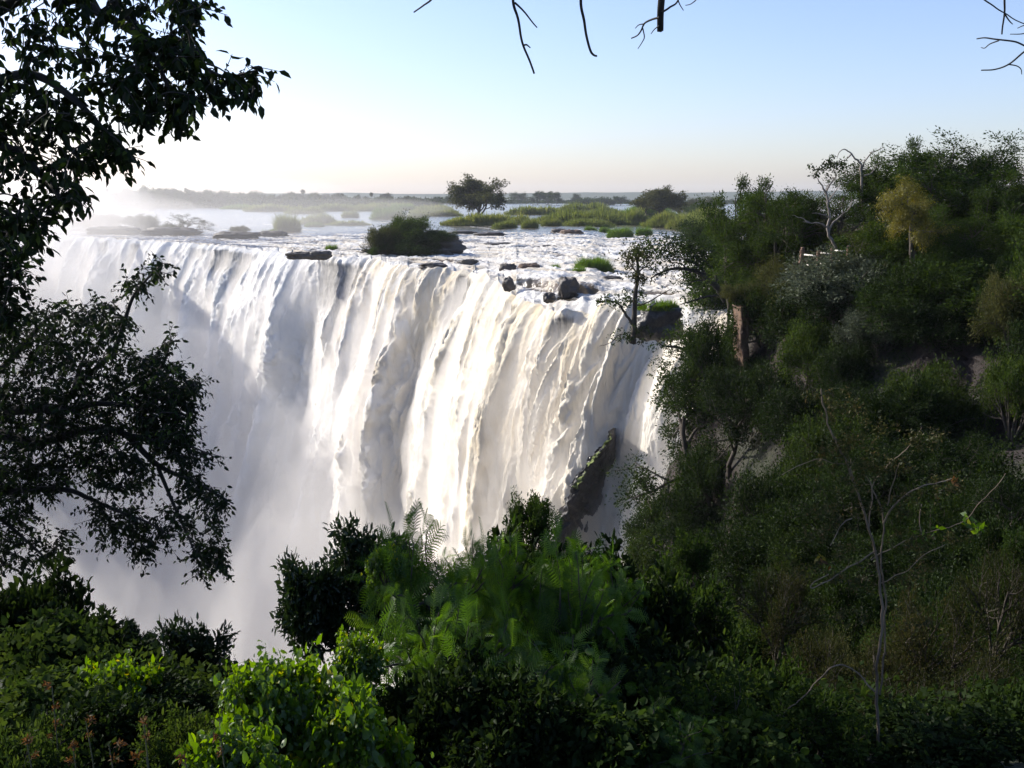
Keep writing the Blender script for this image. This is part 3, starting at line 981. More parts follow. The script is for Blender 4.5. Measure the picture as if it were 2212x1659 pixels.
boulder(1085, 524, 532, 70, 'long low wet rock in the rapids right of the bushy island', 20.0, ROCK_DARK, 0.5)

# rock island with bushes: ledges of rock are parts, each bush stands on it
isl = empty('rock_island', GZ(890, 552, 0), 'bushy rock island in the rapids with dark ledges at its right end', 'island')
ip = np.array(isl.location)
for (u, vt, vb, w, s, mt) in [(885, 530, 555, 170, 21.0, ROCK_DARK), (968, 506, 528, 48, 22.0, ROCK_DARK), (955, 520, 542, 84, 23.0, ROCK_DARK), (935, 500, 520, 40, 24.5, ROCK_DARK)]:
    b_ = boulder(u, vt, vb, w, None, s, mt, 0.5, 'ledge', blocky=0.9, y=ip[1] + 1)
    for k in ('label', 'category'):
        if k in b_:
            del b_[k]
    b_.parent = isl
    b_.location = np.array(b_.location) - ip


def on(key, label, u, vt, vb, w, y=None, name='bush', cat='bush', rot=None, group=None):
    p = GZ(u, vb, 0.0)
    return plant(key, name, label, cat, u, vt, vb, w, y=p[1] if y is None else y, rot=rot, group=group)


iy = ip[1]
on('bush_b', 'tallest peaked bush on the rock island in the rapids', 876, 466, 540, 90, iy)
on('bush_c', 'olive bush at the left end of the rock island', 838, 486, 550, 84, iy - 1)
on('bush_a', 'dark low bush in the middle front of the rock island', 890, 500, 556, 110, iy - 2)
on('bush_b', 'bush beside the black ledges of the rock island', 940, 496, 540, 66, iy - 0.5)
on('bush_b', 'bright green low bush at the waterline of the rock island', 822, 520, 558, 46, iy - 2.5)

# driftwood on the island's left
g = Geo()
for pl in [[(838, 545), (815, 538), (795, 540), (775, 530)], [(818, 538), (812, 530), (804, 524)], [(800, 539), (785, 545), (770, 543)]]:
    q = smooth_poly([P(u, v, iy - 2) for u, v in pl], 12)
    tube(g, q, np.linspace(0.16, 0.04, 12), 5)
tag(link('driftwood', g.mesh('driftwood', BARK_BLACK, True)), 'dead branch of driftwood caught at the left of the rock island', 'driftwood')


# ------------------------------------------------------------------ grass hummocks and reed beds
def blades(geo, n, cx, cy_, z0, rx_, ry_, h, seed, lean=0.3, wid=0.06, top=None):
    r = np.random.default_rng(seed)
    a, q = r.random(n) * 2 * pi, np.sqrt(r.random(n))
    x, y = q * np.cos(a), q * np.sin(a)
    edge = np.clip(1.1 - q ** 4, 0.45, 1) * (0.72 + 0.75 * perlin(x * rx_ / h * 0.5 + seed, y * 2.5, 1.0) + 0.3 * perlin(x * rx_ / h * 1.7, y * 3 + seed, 2.0))
    d = unit(np.stack([x * lean + 0.25 * r.normal(size=n), y * lean + 0.25 * r.normal(size=n), np.ones(n)], -1))
    L = h * np.clip(edge, 0.25, 1.15) * (0.65 + 0.5 * r.random(n))
    nrm = unit(np.stack([r.normal(size=n), r.normal(size=n) - 0.6, 0.3 * np.ones(n)], -1))
    tint = np.clip(0.5 + 0.5 * perlin(x * 3 + seed, y * 3, 4.0) + 0.2 * r.normal(size=n), 0, 1)
    leaves(geo, np.stack([cx + x * rx_, cy_ + y * ry_, np.full(n, z0)], -1), d, nrm, L, wid / h, L4, tint)


def reeds(u0, u1, vt, vb, label, seed, mat=REED, n=2600, name='reed_bed', cat='reeds', depth=0.5, group=None, wid=None, z=0.0):
    p = GZ((u0 + u1) / 2, vb, z)
    W, H = (u1 - u0) * p[1] / FPX, (vb - vt) * p[1] / FPX
    g = Geo()
    ry_ = W / 2 * depth
    cy_ = ry_ * 0.9
    # bed of the mound
    th = np.linspace(0, 2 * pi, 28, endpoint=False)
    ring = np.c_[np.cos(th) * W / 2 * 0.97, cy_ + np.sin(th) * ry_ * 0.97, np.full(28, -0.3)]
    up_ = np.c_[np.cos(th) * W / 2 * 0.8, cy_ + np.sin(th) * ry_ * 0.8, np.full(28, H * 0.18)]
    g.add(np.vstack([ring, up_, [[0, cy_, H * 0.22]]]), [(i, (i + 1) % 28, 28 + (i + 1) % 28, 28 + i) for i in range(28)], [(28 + i, 28 + (i + 1) % 28, 56) for i in range(28)], 0.05)
    n = int(n * 1.8)
    blades(g, n, 0, cy_, 0.0, W / 2, ry_, H, seed, 0.25, max(W / 90, 0.05) if wid is None else wid)
    nb = n // 2
    blades(g, nb, 0, cy_, H * 0.15, W / 2 * 0.9, ry_ * 0.9, H * 0.9, seed + 1, 0.3, max(W / 100, 0.05) if wid is None else wid)
    o = link(name, g.mesh(name, mat), None, p)
    return tag(o, label, cat, group)


reeds(1238, 1326, 552, 592, 'bright green grassy hummock in the rapids near the lip', 1, GRASS, 3200, 'grass_tussock', 'grass', 0.6)
reeds(1232, 1268, 574, 600, 'small grass clump at the foot of the grassy hummock', 2, GRASS, 1200, 'grass_tussock', 'grass', 0.6)
reeds(1182, 1214, 571, 588, 'small olive grass tuft beside the big boulder on the lip', 3, GRASS, 900, 'grass_tussock', 'grass', 0.6)
reeds(1312, 1372, 490, 516, 'green leafy clump standing out in front of the reeds', 4, GRASS, 2000, 'reed_bed', 'reeds', 0.5)
reeds(1372, 1410, 488, 510, 'smaller green clump right of the leafy clump before the reeds', 5, GRASS, 1200)
reeds(1262, 1292, 487, 502, 'low round bush of reeds right of the pair of dark rocks', 6, GRASS, 900)
reeds(1292, 1322, 488, 503, 'dark green reed tuft between the round reed bush and the leafy clump', 7, GRASS, 900)
reeds(1126, 1164, 468, 497, 'yellow green reed clump left of the pair of dark rocks', 8, REED, 1400)
reeds(1060, 1120, 474, 496, 'brownish reed tussocks at the waterline under the lone big tree', 9, REED, 1400)
reeds(950, 1180, 462, 488, 'wide reed bed at the foot of the lone big tree', 10, REED, 4200, depth=0.3)
reeds(1150, 1420, 450, 487, 'long pale reed bed between the lone big tree and the round dark tree', 11, REED, 5200, depth=0.35)
reeds(1390, 1600, 455, 492, 'reed bed running up to the foot of the wooded hill', 12, REED, 4600, depth=0.3)
reeds(1180, 1350, 440, 462, 'far pale reed bank behind the lone big tree', 13, REED, 3000, depth=0.4)
reeds(592, 648, 461, 500, 'isolated upright reed clump behind the far rock shelf', 14, REED, 1900, depth=0.6)
reeds(640, 728, 462, 484, 'reed island right of the isolated upright reed clump', 15, REED, 2400, depth=0.5)
reeds(700, 800, 476, 487, 'low green reed spit reaching into the blue channel', 16, REED, 1300, depth=0.3)
reeds(736, 776, 452, 470, 'round reed tuft alone in the blue channel', 17, REED, 1000, depth=0.5)
reeds(796, 872, 448, 474, 'dark green reed island behind the rock island', 18, GRASS, 2000, depth=0.5)
reeds(878, 925, 454, 475, 'reed tuft behind the peak of the rock island', 19, REED, 1000)
reeds(885, 990, 443, 461, 'green reed bank left of the lone big tree', 20, REED, 2200, depth=0.4)
reeds(668, 780, 440, 456, 'hazy reed island in the far channel', 21, REED, 2000, depth=0.4)
reeds(520, 640, 441, 457, 'pale hazy reed bank before the far tree line', 22, REED, 2000, depth=0.4)
reeds(770, 900, 437, 450, 'low reed bank below the far tree line', 23, REED, 2000, depth=0.4)
reeds(960, 1010, 470, 483, 'small reed tuft left of the wide reed bed', 24, GRASS, 700)
reeds(1500, 1580, 470, 505, 'tall reeds at the water edge beside the wooded hill', 25, REED, 1800)
reeds(700, 730, 527, 542, 'weed tuft growing on the dark ledge at the lip', 26, GRASS, 500, 'grass_tussock', 'grass')
reeds(560, 600, 494, 506, 'hazy grass tuft on the far rock shelf', 27, REED, 600, 'grass_tussock', 'grass')

# ------------------------------------------------------------------ trees of the river islands and the far bank
on('airy', 'lone big airy tree on the reed bed in mid river', 1036, 383, 481, 104, name='river_tree', cat='tree')
on('round_b', 'dark crowned tree standing inside the left side of the round olive tree', 1400, 428, 472, 60, name='river_tree', cat='tree')
on('airy', 'big round olive and dark tree behind the reeds near the wooded hill', 1424, 406, 473, 100, name='river_tree', cat='tree')
on('bush_c', 'hazy round bush on the far rock shelf, larger of two', 306, 464, 498, 76)
on('open', 'hazy twiggy bush on the far rock shelf right of the larger bush', 415, 462, 505, 92)
on('bush_c', 'hazy bush low on the far left rock shelf', 208, 460, 495, 90)
on('bush_a', 'hazy small bush between the two bushes of the far shelf', 365, 484, 503, 50)
on('bush_c', 'hazy low bush above the far dark ledges', 520, 488, 505, 44)
FAR = [(1118, 416, 440, 34, 'far_a', 'far round dark tree just right of the lone big tree'), (1160, 414, 442, 30, 'far_b', 'far forked tree, left one of a cluster of three'),
       (1182, 415, 442, 30, 'far_b', 'far tree in the middle of a cluster of three'), (1202, 416, 443, 24, 'far_b', 'far tree, right one of a cluster of three'),
       (1244, 419, 440, 24, 'far_a', 'far spreading tree right of the cluster of three'), (1300, 427, 443, 40, 'far_c', 'far low domed trees midway to the round olive tree'),
       (1336, 424, 443, 34, 'far_a', 'far dark domed tree left of the round olive tree'), (1270, 428, 443, 50, 'far_c', 'far flat grey green thicket midway along the horizon'),
       (886, 424, 442, 18, 'far_b', 'far small dark tree left of the lone big tree'), (945, 425, 442, 18, 'far_a', 'far small round tree close left of the lone big tree'),
       (970, 424, 442, 34, 'far_a', 'far pale tree touching the left side of the lone big tree'), (835, 418, 441, 28, 'far_b', 'far tall tree above the dark reed island'),
       (1500, 428, 452, 40, 'round_c', 'far olive tree between the round tree and the wooded hill'), (1540, 424, 455, 50, 'round_c', 'far grey green tree at the foot of the wooded hill'),
       (1470, 438, 462, 60, 'bush_c', 'olive bush right of the round olive tree'), (1520, 440, 470, 70, 'bush_b', 'green bush before the foot of the wooded hill')]
for (u, vt, vb, w, key, lab) in FAR:
    on(key, lab, u, vt, vb, w, name='far_tree' if vb < 460 else 'bush', cat='tree' if vb < 460 else 'bush')

# far wooded bank on the left: trees one can tell apart stand in a row, the low wood below them reads as one mass
rt = random.Random(9)
profile = [(150, 424), (230, 412), (290, 406), (340, 408), (420, 410), (500, 414), (560, 416), (640, 416), (720, 420), (800, 424), (870, 428), (930, 431)]
pu, pv_ = np.array(profile).T
for i in range(64):
    u = 140 + 12.6 * i + rt.uniform(-5, 5)
    vt = np.interp(u, pu, pv_) + rt.uniform(-2, 7)
    w = rt.uniform(16, 34) * (1.1 if u < 500 else 0.9)
    vb = 447 if u < 480 else 444
    o = on(rt.choice(['far_a', 'far_b', 'far_a', 'far_c']), 'hazy dark tree in the long tree line on the far left bank', u, vt, vb + rt.uniform(0, 3), w, name='far_tree', cat='tree', group='trees of the far left tree line')
g = Geo()
r = np.random.default_rng(3)
n = 26000
uu = np.concatenate([r.uniform(60, 960, n // 2), r.uniform(900, 1700, n // 2)])
yy = np.concatenate([GZ(0, 449, 0)[1] + r.uniform(0, 160, n // 2), GZ(0, 441, 0)[1] + r.uniform(0, 260, n // 2)])
xx = (uu - CU) / FPX * yy * 1.0
hmax = np.concatenate([np.full(n // 2, 7.0), np.full(n // 2, 4.0)]) * (0.6 + 0.8 * np.clip(perlin(xx / 40, yy / 60) + 0.5, 0, 1))
pos = np.stack([xx, yy, r.random(n) * hmax], -1)
leaves(g, pos, rand_dirs(n, 0.3, r), rand_dirs(n, 0.5, r), r.uniform(1.6, 3.4, n), 0.7, L4, np.clip(0.5 + 0.4 * perlin(xx / 20, yy / 20) + 0.2 * r.normal(size=n), 0, 1))
tag(link('far_wood', g.mesh('far_wood', LEAF_DARK)), 'hazy low wood along the far banks of the river', 'wood', kind='stuff')


# palms of the far bank
def palm(u, vt, vb, label):
    p = GZ(u, vb, 0)
    H = (vb - vt) * p[1] / FPX
    o = empty('palm_tree', p, label, 'palm')
    g = Geo()
    tube(g, [(0, 0, -1), (0.1, 0, H * 0.5), (0, 0, H * 0.86)], [0.35, 0.25, 0.25], 6)
    link('trunk', g.mesh('trunk', BARK, True), o)
    g = Geo()
    r = np.random.default_rng(int(u))
    d = rand_dirs(70, 0.25, r)
    leaves(g, np.tile([0, 0, H * 0.86], (70, 1)), d, rand_dirs(70, 1, r), H * r.uniform(0.14, 0.22, 70), 0.35, L4, r.random(70))
    link('fronds', g.mesh('fronds', LEAF_DARK), o)


for (u, vt, lab) in [(803, 417, 'far fan palm standing alone above the right of the left tree line'), (172, 409, 'hazy fan palm at the left end of the far tree line'), (184, 412, 'second hazy fan palm from the left end of the far tree line'),
                     (236, 408, 'hazy palm beside the first tall trees of the far line'), (316, 405, 'hazy palm right of the tallest far trees'), (345, 408, 'hazy palm in the gap right of the tallest far trees'),
                     (405, 407, 'hazy palm in the middle of the far tree line'), (655, 411, 'palm crown over the centre of the far tree line'), (740, 419, 'small palm at the right part of the far tree line')]:
    palm(u, vt, 446, lab)

for k, (u0, u1, vt, vb, lab) in enumerate([(470, 560, 441, 452, 'hazy low reed strip at the left of the far channel'), (610, 700, 446, 462, 'pale reed island behind the isolated reed clump'), (745, 830, 441, 456, 'reed strip beyond the blue channel below the far trees'),
                                         (830, 905, 441, 455, 'reed island just left of the peak of the rock island, far behind it'), (900, 1000, 452, 467, 'reed island between the rock island and the lone big tree'), (1090, 1230, 445, 466, 'bushy green reeds close behind the lone big tree'),
                                         (1330, 1470, 444, 470, 'reeds under the round olive tree'), (1440, 1560, 462, 496, 'brownish reeds along the water left of the hill'), (1210, 1330, 472, 492, 'front reeds above the pair of dark rocks'),
                                         (655, 700, 480, 490, 'tiny reed tuft at the tip of the low green spit'), (1170, 1215, 470, 492, 'dark green reed tuft just left above the pair of dark rocks')]):
    reeds(u0, u1, vt, vb, lab, 60 + k, REED if k % 3 else GRASS, 2200, depth=0.4)
# ------------------------------------------------------------------ thicket of the hillside
g = Geo()
r = np.random.default_rng(12)
n = 210000
yy = 5 + 120 * r.random(n) ** 1.7
xx = r.uniform(-0.15, 0.8, n) * yy + r.uniform(-3, 6, n)
zz = ground_z(xx, yy)
e = 0.4
sl = np.hypot(ground_z(xx + e, yy, False) - ground_z(xx - e, yy, False), ground_z(xx, yy + e, False) - ground_z(xx, yy - e, False)) / (2 * e)
bare = perlin(xx / 4.5, zz / 5.0, yy / 5.0 + 2.0) + 0.35 * perlin(xx / 1.5, zz / 2.2, yy / 1.7)
keep = (bare_at(xx, yy, zz) < 0.35 + 0.3 * r.random(n)) & (zz > -45) & (r.random(n) < 0.35 + 0.3 * sl) & ~((sl > 1.6) & (bare > 0.22)) & (perlin(xx / 3, yy / 3, 7.0) > -0.7)
sa = xx * E_DIR[0] + yy * E_DIR[1]
beh = np.interp(sa, SS[o_], (LX * N_OUT[0] + LY * N_OUT[1])[o_]) - (xx * N_OUT[0] + yy * N_OUT[1])
keep &= ~((beh > -4) & (xx < 18.6 + 0.11 * (yy - 90)))
xx, yy, zz = xx[keep], yy[keep], zz[keep]
n = len(xx)
per = 5
idx = np.repeat(np.arange(n), per)
hm = 0.25 + 0.9 * np.clip(perlin(xx / 1.8, yy / 1.8, 5.0) + 0.35, 0, 1) * np.clip(yy / 18, 0.35, 1.2)
size = np.clip(0.035 + 0.0014 * yy, 0.04, 0.15)
pos = np.stack([xx[idx], yy[idx], zz[idx]], -1) + r.normal(size=(n * per, 3)) * np.array([1, 1, 0.3]) * (size[idx] * 1.8)[:, None]
pos[:, 2] += hm[idx] * r.random(n * per)
tint = np.clip(0.42 + 0.5 * perlin(xx / 5, yy / 5, zz / 5)[idx] + 0.2 * r.normal(size=n * per), 0, 1)
leaves(g, pos, rand_dirs(n * per, 0.2, r), rand_dirs(n * per, 0.8, r), size[idx] * r.uniform(0.7, 1.5, n * per), 0.55, L4, tint)
tag(link('undergrowth', g.mesh('undergrowth', LEAF_DARK)), 'tangled low undergrowth covering the hillside and the gorge slope', 'undergrowth', kind='stuff')

# ------------------------------------------------------------------ trees and bushes on the hill, each at its own foot
HILL = [
    # key, u, vt, vb, width, name, category, label
    ('lobed', 1583, 383, 560, 120, 'hill_tree', 'tree', 'lobed green tree at the left shoulder of the wooded hill against the sky'),
    ('lobed', 1680, 386, 560, 130, 'hill_tree', 'tree', 'dark lobed tree just right of the left shoulder of the hill skyline'),
    ('umbrella', 1745, 392, 560, 170, 'hill_tree', 'tree', 'flat topped olive tree sloping up to the pale dead tree'),
    ('round_b', 1870, 352, 570, 190, 'hill_tree', 'tree', 'dark tree behind the pale dead tree on the hill'),
    ('round_a', 2025, 288, 570, 250, 'hill_tree', 'tree', 'tallest broad round green tree on top of the hill'),
    ('lobed', 1922, 300, 560, 120, 'hill_tree', 'tree', 'spiky topped green tree against the left side of the tallest tree'),
    ('yellow', 1955, 385, 545, 128, 'yellow_tree', 'tree', 'yellow leaved tree on the hill below the tallest tree'),
    ('round_b', 2120, 400, 570, 150, 'hill_tree', 'tree', 'dark tree under the right side of the tallest tree'),
    ('lobed', 2200, 372, 570, 130, 'hill_tree', 'tree', 'green tree at the right edge of the hill skyline'),
    ('umbrella', 1875, 466, 590, 190, 'hill_tree', 'tree', 'flat spreading bright green tree right of the stone railing'),
    ('round_a', 2082, 446, 600, 130, 'hill_tree', 'tree', 'rounded green tree right of the yellow tree'),
    ('round_b', 2030, 520, 640, 150, 'hill_tree', 'tree', 'dark tree below the yellow tree on the slope'),
    ('round_a', 1640, 455, 640, 170, 'hill_tree', 'tree', 'broad bushy tree left of the stone railing'),
    ('round_c', 1700, 430, 560, 130, 'hill_tree', 'tree', 'olive tree under the flat topped tree'),
    ('bush_b', 1580, 520, 690, 150, 'hill_bush', 'bush', 'leafy bush hanging over the cliff corner above the orange rock pillar'),
    ('round_b', 1725, 412, 560, 150, 'hill_tree', 'tree', 'dark full crowned tree just left of the crooked dead tree'),
    ('round_a', 1645, 424, 560, 130, 'hill_tree', 'tree', 'green round tree in the dip of the skyline left of the dead trees'),
    ('lobed', 1838, 398, 560, 130, 'hill_tree', 'tree', 'green tree between the two dead trees'),
    ('round_b', 2085, 318, 560, 190, 'hill_tree', 'tree', 'dark crown pressed against the right half of the tallest tree'),
    ('round_a', 1985, 330, 560, 170, 'hill_tree', 'tree', 'green crown in front of the left half of the tallest tree'),
    ('round_b', 2170, 392, 560, 150, 'hill_tree', 'tree', 'dark crown in the dip right of the tallest tree'),
    ('bush_b', 1905, 480, 580, 150, 'hill_bush', 'bush', 'green bush at the left foot of the yellow tree'),
    ('bush_a', 1975, 492, 590, 150, 'hill_bush', 'bush', 'dark bush covering the foot of the yellow tree'),
    ('bush_a', 1660, 500, 600, 140, 'hill_bush', 'bush', 'dark bush below the round tree in the dip of the skyline'),
    ('bush_a', 1530, 470, 560, 110, 'hill_bush', 'bush', 'bush at the left foot of the wooded hill by the rapids'),
    ('bush_grey', 1850, 545, 690, 220, 'hill_bush', 'bush', 'silvery grey leaved bush in front of the stone railing'),
    ('bush_c', 1755, 582, 690, 120, 'hill_bush', 'bush', 'yellowish bush directly under the stone railing'),
    ('bush_a', 1965, 560, 700, 190, 'hill_bush', 'bush', 'dark green bush right of the silvery bush'),
    ('bush_b', 2100, 560, 700, 200, 'hill_bush', 'bush', 'green bush above the bare brown cliff on the right'),
    ('bush_c', 2195, 580, 800, 130, 'hill_bush', 'bush', 'reddish olive bush at the right edge above the cliff'),
    ('bush_b', 1770, 690, 850, 130, 'hill_bush', 'bush', 'yellow green bush hanging on the cliff beside the orange rock pillar'),
    ('bush_c', 1690, 560, 680, 120, 'hill_bush', 'bush', 'olive bush at the cliff edge left of the railing'),
    ('bush_a', 1650, 600, 740, 130, 'hill_bush', 'bush', 'shaded bush above the dark hollow of the cliff'),
    ('round_b', 2170, 440, 600, 120, 'hill_tree', 'tree', 'shaded tree at the right edge below the skyline'),
    ('bush_grey', 1890, 640, 760, 120, 'hill_bush', 'bush', 'pale leaved bush over the dark hollow of the cliff'),
    ('shade_a', 2010, 640, 740, 150, 'hill_bush', 'bush', 'dark bush at the top of the bare brown cliff'),
    ('round_b', 1468, 775, 1070, 215, 'hill_tree', 'tree', 'large dark tree standing against the right end of the falls'),
    ('bush_a', 1486, 645, 790, 170, 'hill_bush', 'bush', 'bush reaching over the right end of the falls'),
    ('shade_b', 1610, 785, 1010, 160, 'hill_tree', 'tree', 'black green tree in the shade under the orange rock pillar'),
    ('bush_a', 1425, 1062, 1190, 120, 'hill_bush', 'bush', 'shrub at the foot of the right end of the falls'),
    ('bush_a', 1545, 690, 860, 130, 'hill_bush', 'bush', 'leafy bush left of the orange rock pillar'),
    ('shade_a', 1655, 770, 930, 130, 'hill_bush', 'bush', 'black green bush right below the orange rock pillar'),
    ('shade_a', 1720, 820, 960, 150, 'hill_bush', 'bush', 'dark bush below the yellow green hanging bush'),
    ('bush_a', 1545, 960, 1110, 150, 'hill_bush', 'bush', 'dark bush below the large dark tree by the falls'),
    ('shade_a', 1520, 1070, 1220, 170, 'hill_bush', 'bush', 'black green bush on the slope right of the foot of the falls'),
    ('shade_a', 1660, 1000, 1180, 170, 'hill_bush', 'bush', 'dark bush under the narrow tan rock rib'),
    ('bush_a', 1790, 900, 1080, 160, 'hill_bush', 'bush', 'dark bush between the tan rock rib and the ivy wall'),
    ('shade_a', 1930, 820, 1010, 180, 'hill_bush', 'bush', 'dark bush in the hollow at the foot of the brown cliff'),
    ('bush_a', 2010, 790, 960, 150, 'hill_bush', 'bush', 'green leafy bush climbing the foot of the brown cliff'),
    ('bush_a', 2120, 850, 1030, 190, 'hill_bush', 'bush', 'dark leafy bush below the brown cliff near the right edge'),
    ('bush_b', 2195, 760, 940, 110, 'hill_bush', 'bush', 'bush with yellow leaves at the right edge beside the brown cliff'),
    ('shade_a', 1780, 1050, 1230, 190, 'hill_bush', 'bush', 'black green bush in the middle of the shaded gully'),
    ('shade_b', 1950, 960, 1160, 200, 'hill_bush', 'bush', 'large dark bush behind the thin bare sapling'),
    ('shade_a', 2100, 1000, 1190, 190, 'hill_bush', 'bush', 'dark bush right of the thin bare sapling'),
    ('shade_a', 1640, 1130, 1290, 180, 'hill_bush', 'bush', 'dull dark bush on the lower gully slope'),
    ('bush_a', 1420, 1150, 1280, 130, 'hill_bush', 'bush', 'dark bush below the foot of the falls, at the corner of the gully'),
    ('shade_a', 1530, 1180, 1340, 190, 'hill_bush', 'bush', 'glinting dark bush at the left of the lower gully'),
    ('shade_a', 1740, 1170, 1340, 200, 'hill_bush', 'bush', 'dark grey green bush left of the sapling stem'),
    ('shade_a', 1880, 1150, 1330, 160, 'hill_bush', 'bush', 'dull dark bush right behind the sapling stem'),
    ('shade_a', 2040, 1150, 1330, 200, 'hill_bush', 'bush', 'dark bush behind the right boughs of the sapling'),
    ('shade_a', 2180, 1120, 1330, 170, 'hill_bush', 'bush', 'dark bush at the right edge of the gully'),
]
for (key, u, vt, vb, w, nm, cat, lab) in HILL:
    plant(key, nm, lab, cat, u, vt, vb, w * 1.18, foot_y={1870: 64, 2025: 60, 1922: 61, 1745: 63, 2120: 57, 2200: 54, 1955: 50, 1680: 64, 1583: 68, 1725: 60, 1645: 66, 1838: 59, 2085: 59, 1985: 58, 2170: 56}.get(u))

# the many bushes that fill the thicket between them
rb = np.random.default_rng(41)
CLEAR = [(1715, 470, 1840, 585), (1875, 375, 2035, 545), (1580, 640, 1632, 800), (1985, 700, 2140, 840), (1660, 860, 1715, 1000), (1735, 950, 1760, 1020), (2170, 890, 2212, 1010)]
got, tries = 0, 0
while got < 170 and tries < 9000:
    tries += 1
    y = 9 + 72 * rb.random() ** 1.3
    x = y * rb.uniform(0.12, 0.56)
    z = float(ground_z(x, y))
    if z < -24 or (x < 14.5 and y > 70) or (x < 11 and y > 45):
        continue
    e = 0.5
    sl_ = float(np.hypot(ground_z(x + e, y, False) - ground_z(x - e, y, False), ground_z(x, y + e, False) - ground_z(x, y - e, False)))
    if sl_ > 2.6 and rb.random() < 0.75:
        continue
    shade = z < 3 and y > 16  # gully bushes mostly take leaves with the shade in their colour
    w = rb.uniform(0.045, 0.085) * y + 0.5
    h = w * rb.uniform(0.7, 1.15)
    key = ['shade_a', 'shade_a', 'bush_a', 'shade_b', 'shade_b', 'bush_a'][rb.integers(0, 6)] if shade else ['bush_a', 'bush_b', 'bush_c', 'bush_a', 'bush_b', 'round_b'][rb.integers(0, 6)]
    if y < 16:
        nm, lab, gp = 'slope_bush', 'small dark bush on the near slope among the thorn bushes and the sapling', 'bushes of the near slope'
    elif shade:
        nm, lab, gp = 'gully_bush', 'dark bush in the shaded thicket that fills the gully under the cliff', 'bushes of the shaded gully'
    else:
        nm, lab, gp = 'hill_thicket_bush', 'green bush in the dense thicket on the upper part of the wooded hill', 'bushes of the upper hill'
    pu, pv0 = proj((x, y, z + h))
    pv1 = proj((x, y, z))[1]
    hw = w * FPX / y * 0.55
    if pv0 < np.interp(pu, [1500, 1583, 1745, 1870, 2020, 2130, 2212], [470, 440, 440, 420, 360, 420, 430]):
        continue
    if any(pu + hw > a0 and pu - hw < a1 and pv1 > b0 and pv0 < b1 for a0, b0, a1, b1 in CLEAR):
        continue
    o = empty(nm, (x, y, z), lab, 'bush', gp)
    set_plant(key, o, z + h, np.array([x, y, z]), w, rb.random() * 6.28, 'crown', 'trunk')
    got += 1

# trees leaning out over the lip at the right end of the falls
def skeleton_tree(name, label, cat, polys, y, r0, bark, leafset, sides=6, dy=0.0, part='trunk', wob=0.05):
    """polys: list of (pixel polyline, start radius m, end radius m); leafset: list of (u, v, spread px, count, mat, size)"""
    base = P(*polys[0][0][0], y)
    o = empty(name, base, label, cat)
    g = Geo()
    for k, (pl, ra, rb) in enumerate(polys):
        q = smooth_poly([P(u, v, y + dy * sin(3.1 * k) * min(1, i / 2.0)) for i, (u, v) in enumerate(pl)], 9 * len(pl))
        fr_ = 1.2 / wob ** 0.5 / 1.5
        q = q + wob * np.stack([perlin(q[:, 0] * fr_, q[:, 2] * fr_, c_) + 0.4 * perlin(q[:, 0] * fr_ * 3, q[:, 2] * fr_ * 3, c_) for c_ in (1.0, 2.0, 3.0)], -1) * np.minimum(1, np.arange(len(q)) / 5.0)[:, None]
        tube(g, q - base, np.linspace(ra, rb, len(q)), sides)
    link(part, g.mesh(part, bark, True), o)
    if leafset:
        mats = {}
        for (u, v, sp, cnt, mat, size) in leafset:
            gg = mats.setdefault(mat, Geo())
            r = np.random.default_rng(int(u * 7 + v))
            s_ = sp * y / FPX
            nc = max(6, cnt // 16)
            cen = r.normal(size=(nc, 3)) * np.array([1, 0.8, 0.6]) * s_ * 0.6
            pos = P(u, v, y) - base + cen[r.integers(0, nc, cnt)] + r.normal(size=(cnt, 3)) * s_ * 0.16
            leaves(gg, pos, rand_dirs(cnt, -0.3, r), rand_dirs(cnt, 0.8, r), size * r.uniform(0.6, 1.3, cnt), 0.5, L4, r.random(cnt))
        for mat, gg in mats.items():
            link('foliage', gg.mesh('foliage', mat), o)
    return o


skeleton_tree('leaning_tree', 'slim upright tree with vine hung crown at the lip of the falls', 'tree',
              [([(1366, 742), (1368, 730), (1370, 705), (1372, 640), (1378, 590), (1376, 555)], 0.32, 0.10), ([(1370, 705), (1352, 680), (1335, 655), (1310, 650), (1290, 652)], 0.14, 0.03),
               ([(1372, 660), (1395, 655), (1430, 635), (1452, 622)], 0.08, 0.03), ([(1366, 730), (1340, 722), (1320, 740), (1295, 748)], 0.06, 0.02), ([(1376, 590), (1400, 570), (1420, 545)], 0.07, 0.02), ([(1376, 590), (1356, 560), (1350, 540)], 0.06, 0.02)],
              86, 0.2, BARK, [(1372, 560, 34, 900, LEAF_OLIVE, 0.26), (1378, 600, 18, 420, LEAF_OLIVE, 0.24), (1405, 545, 34, 600, LEAF_MID, 0.26), (1330, 655, 26, 320, LEAF_MID, 0.24), (1298, 650, 14, 110, LEAF_MID, 0.22),
                         (1335, 725, 24, 150, LEAF_MID, 0.22), (1372, 640, 24, 300, LEAF_MID, 0.25), (1372, 720, 26, 300, LEAF_DARK, 0.25)], dy=1.2)
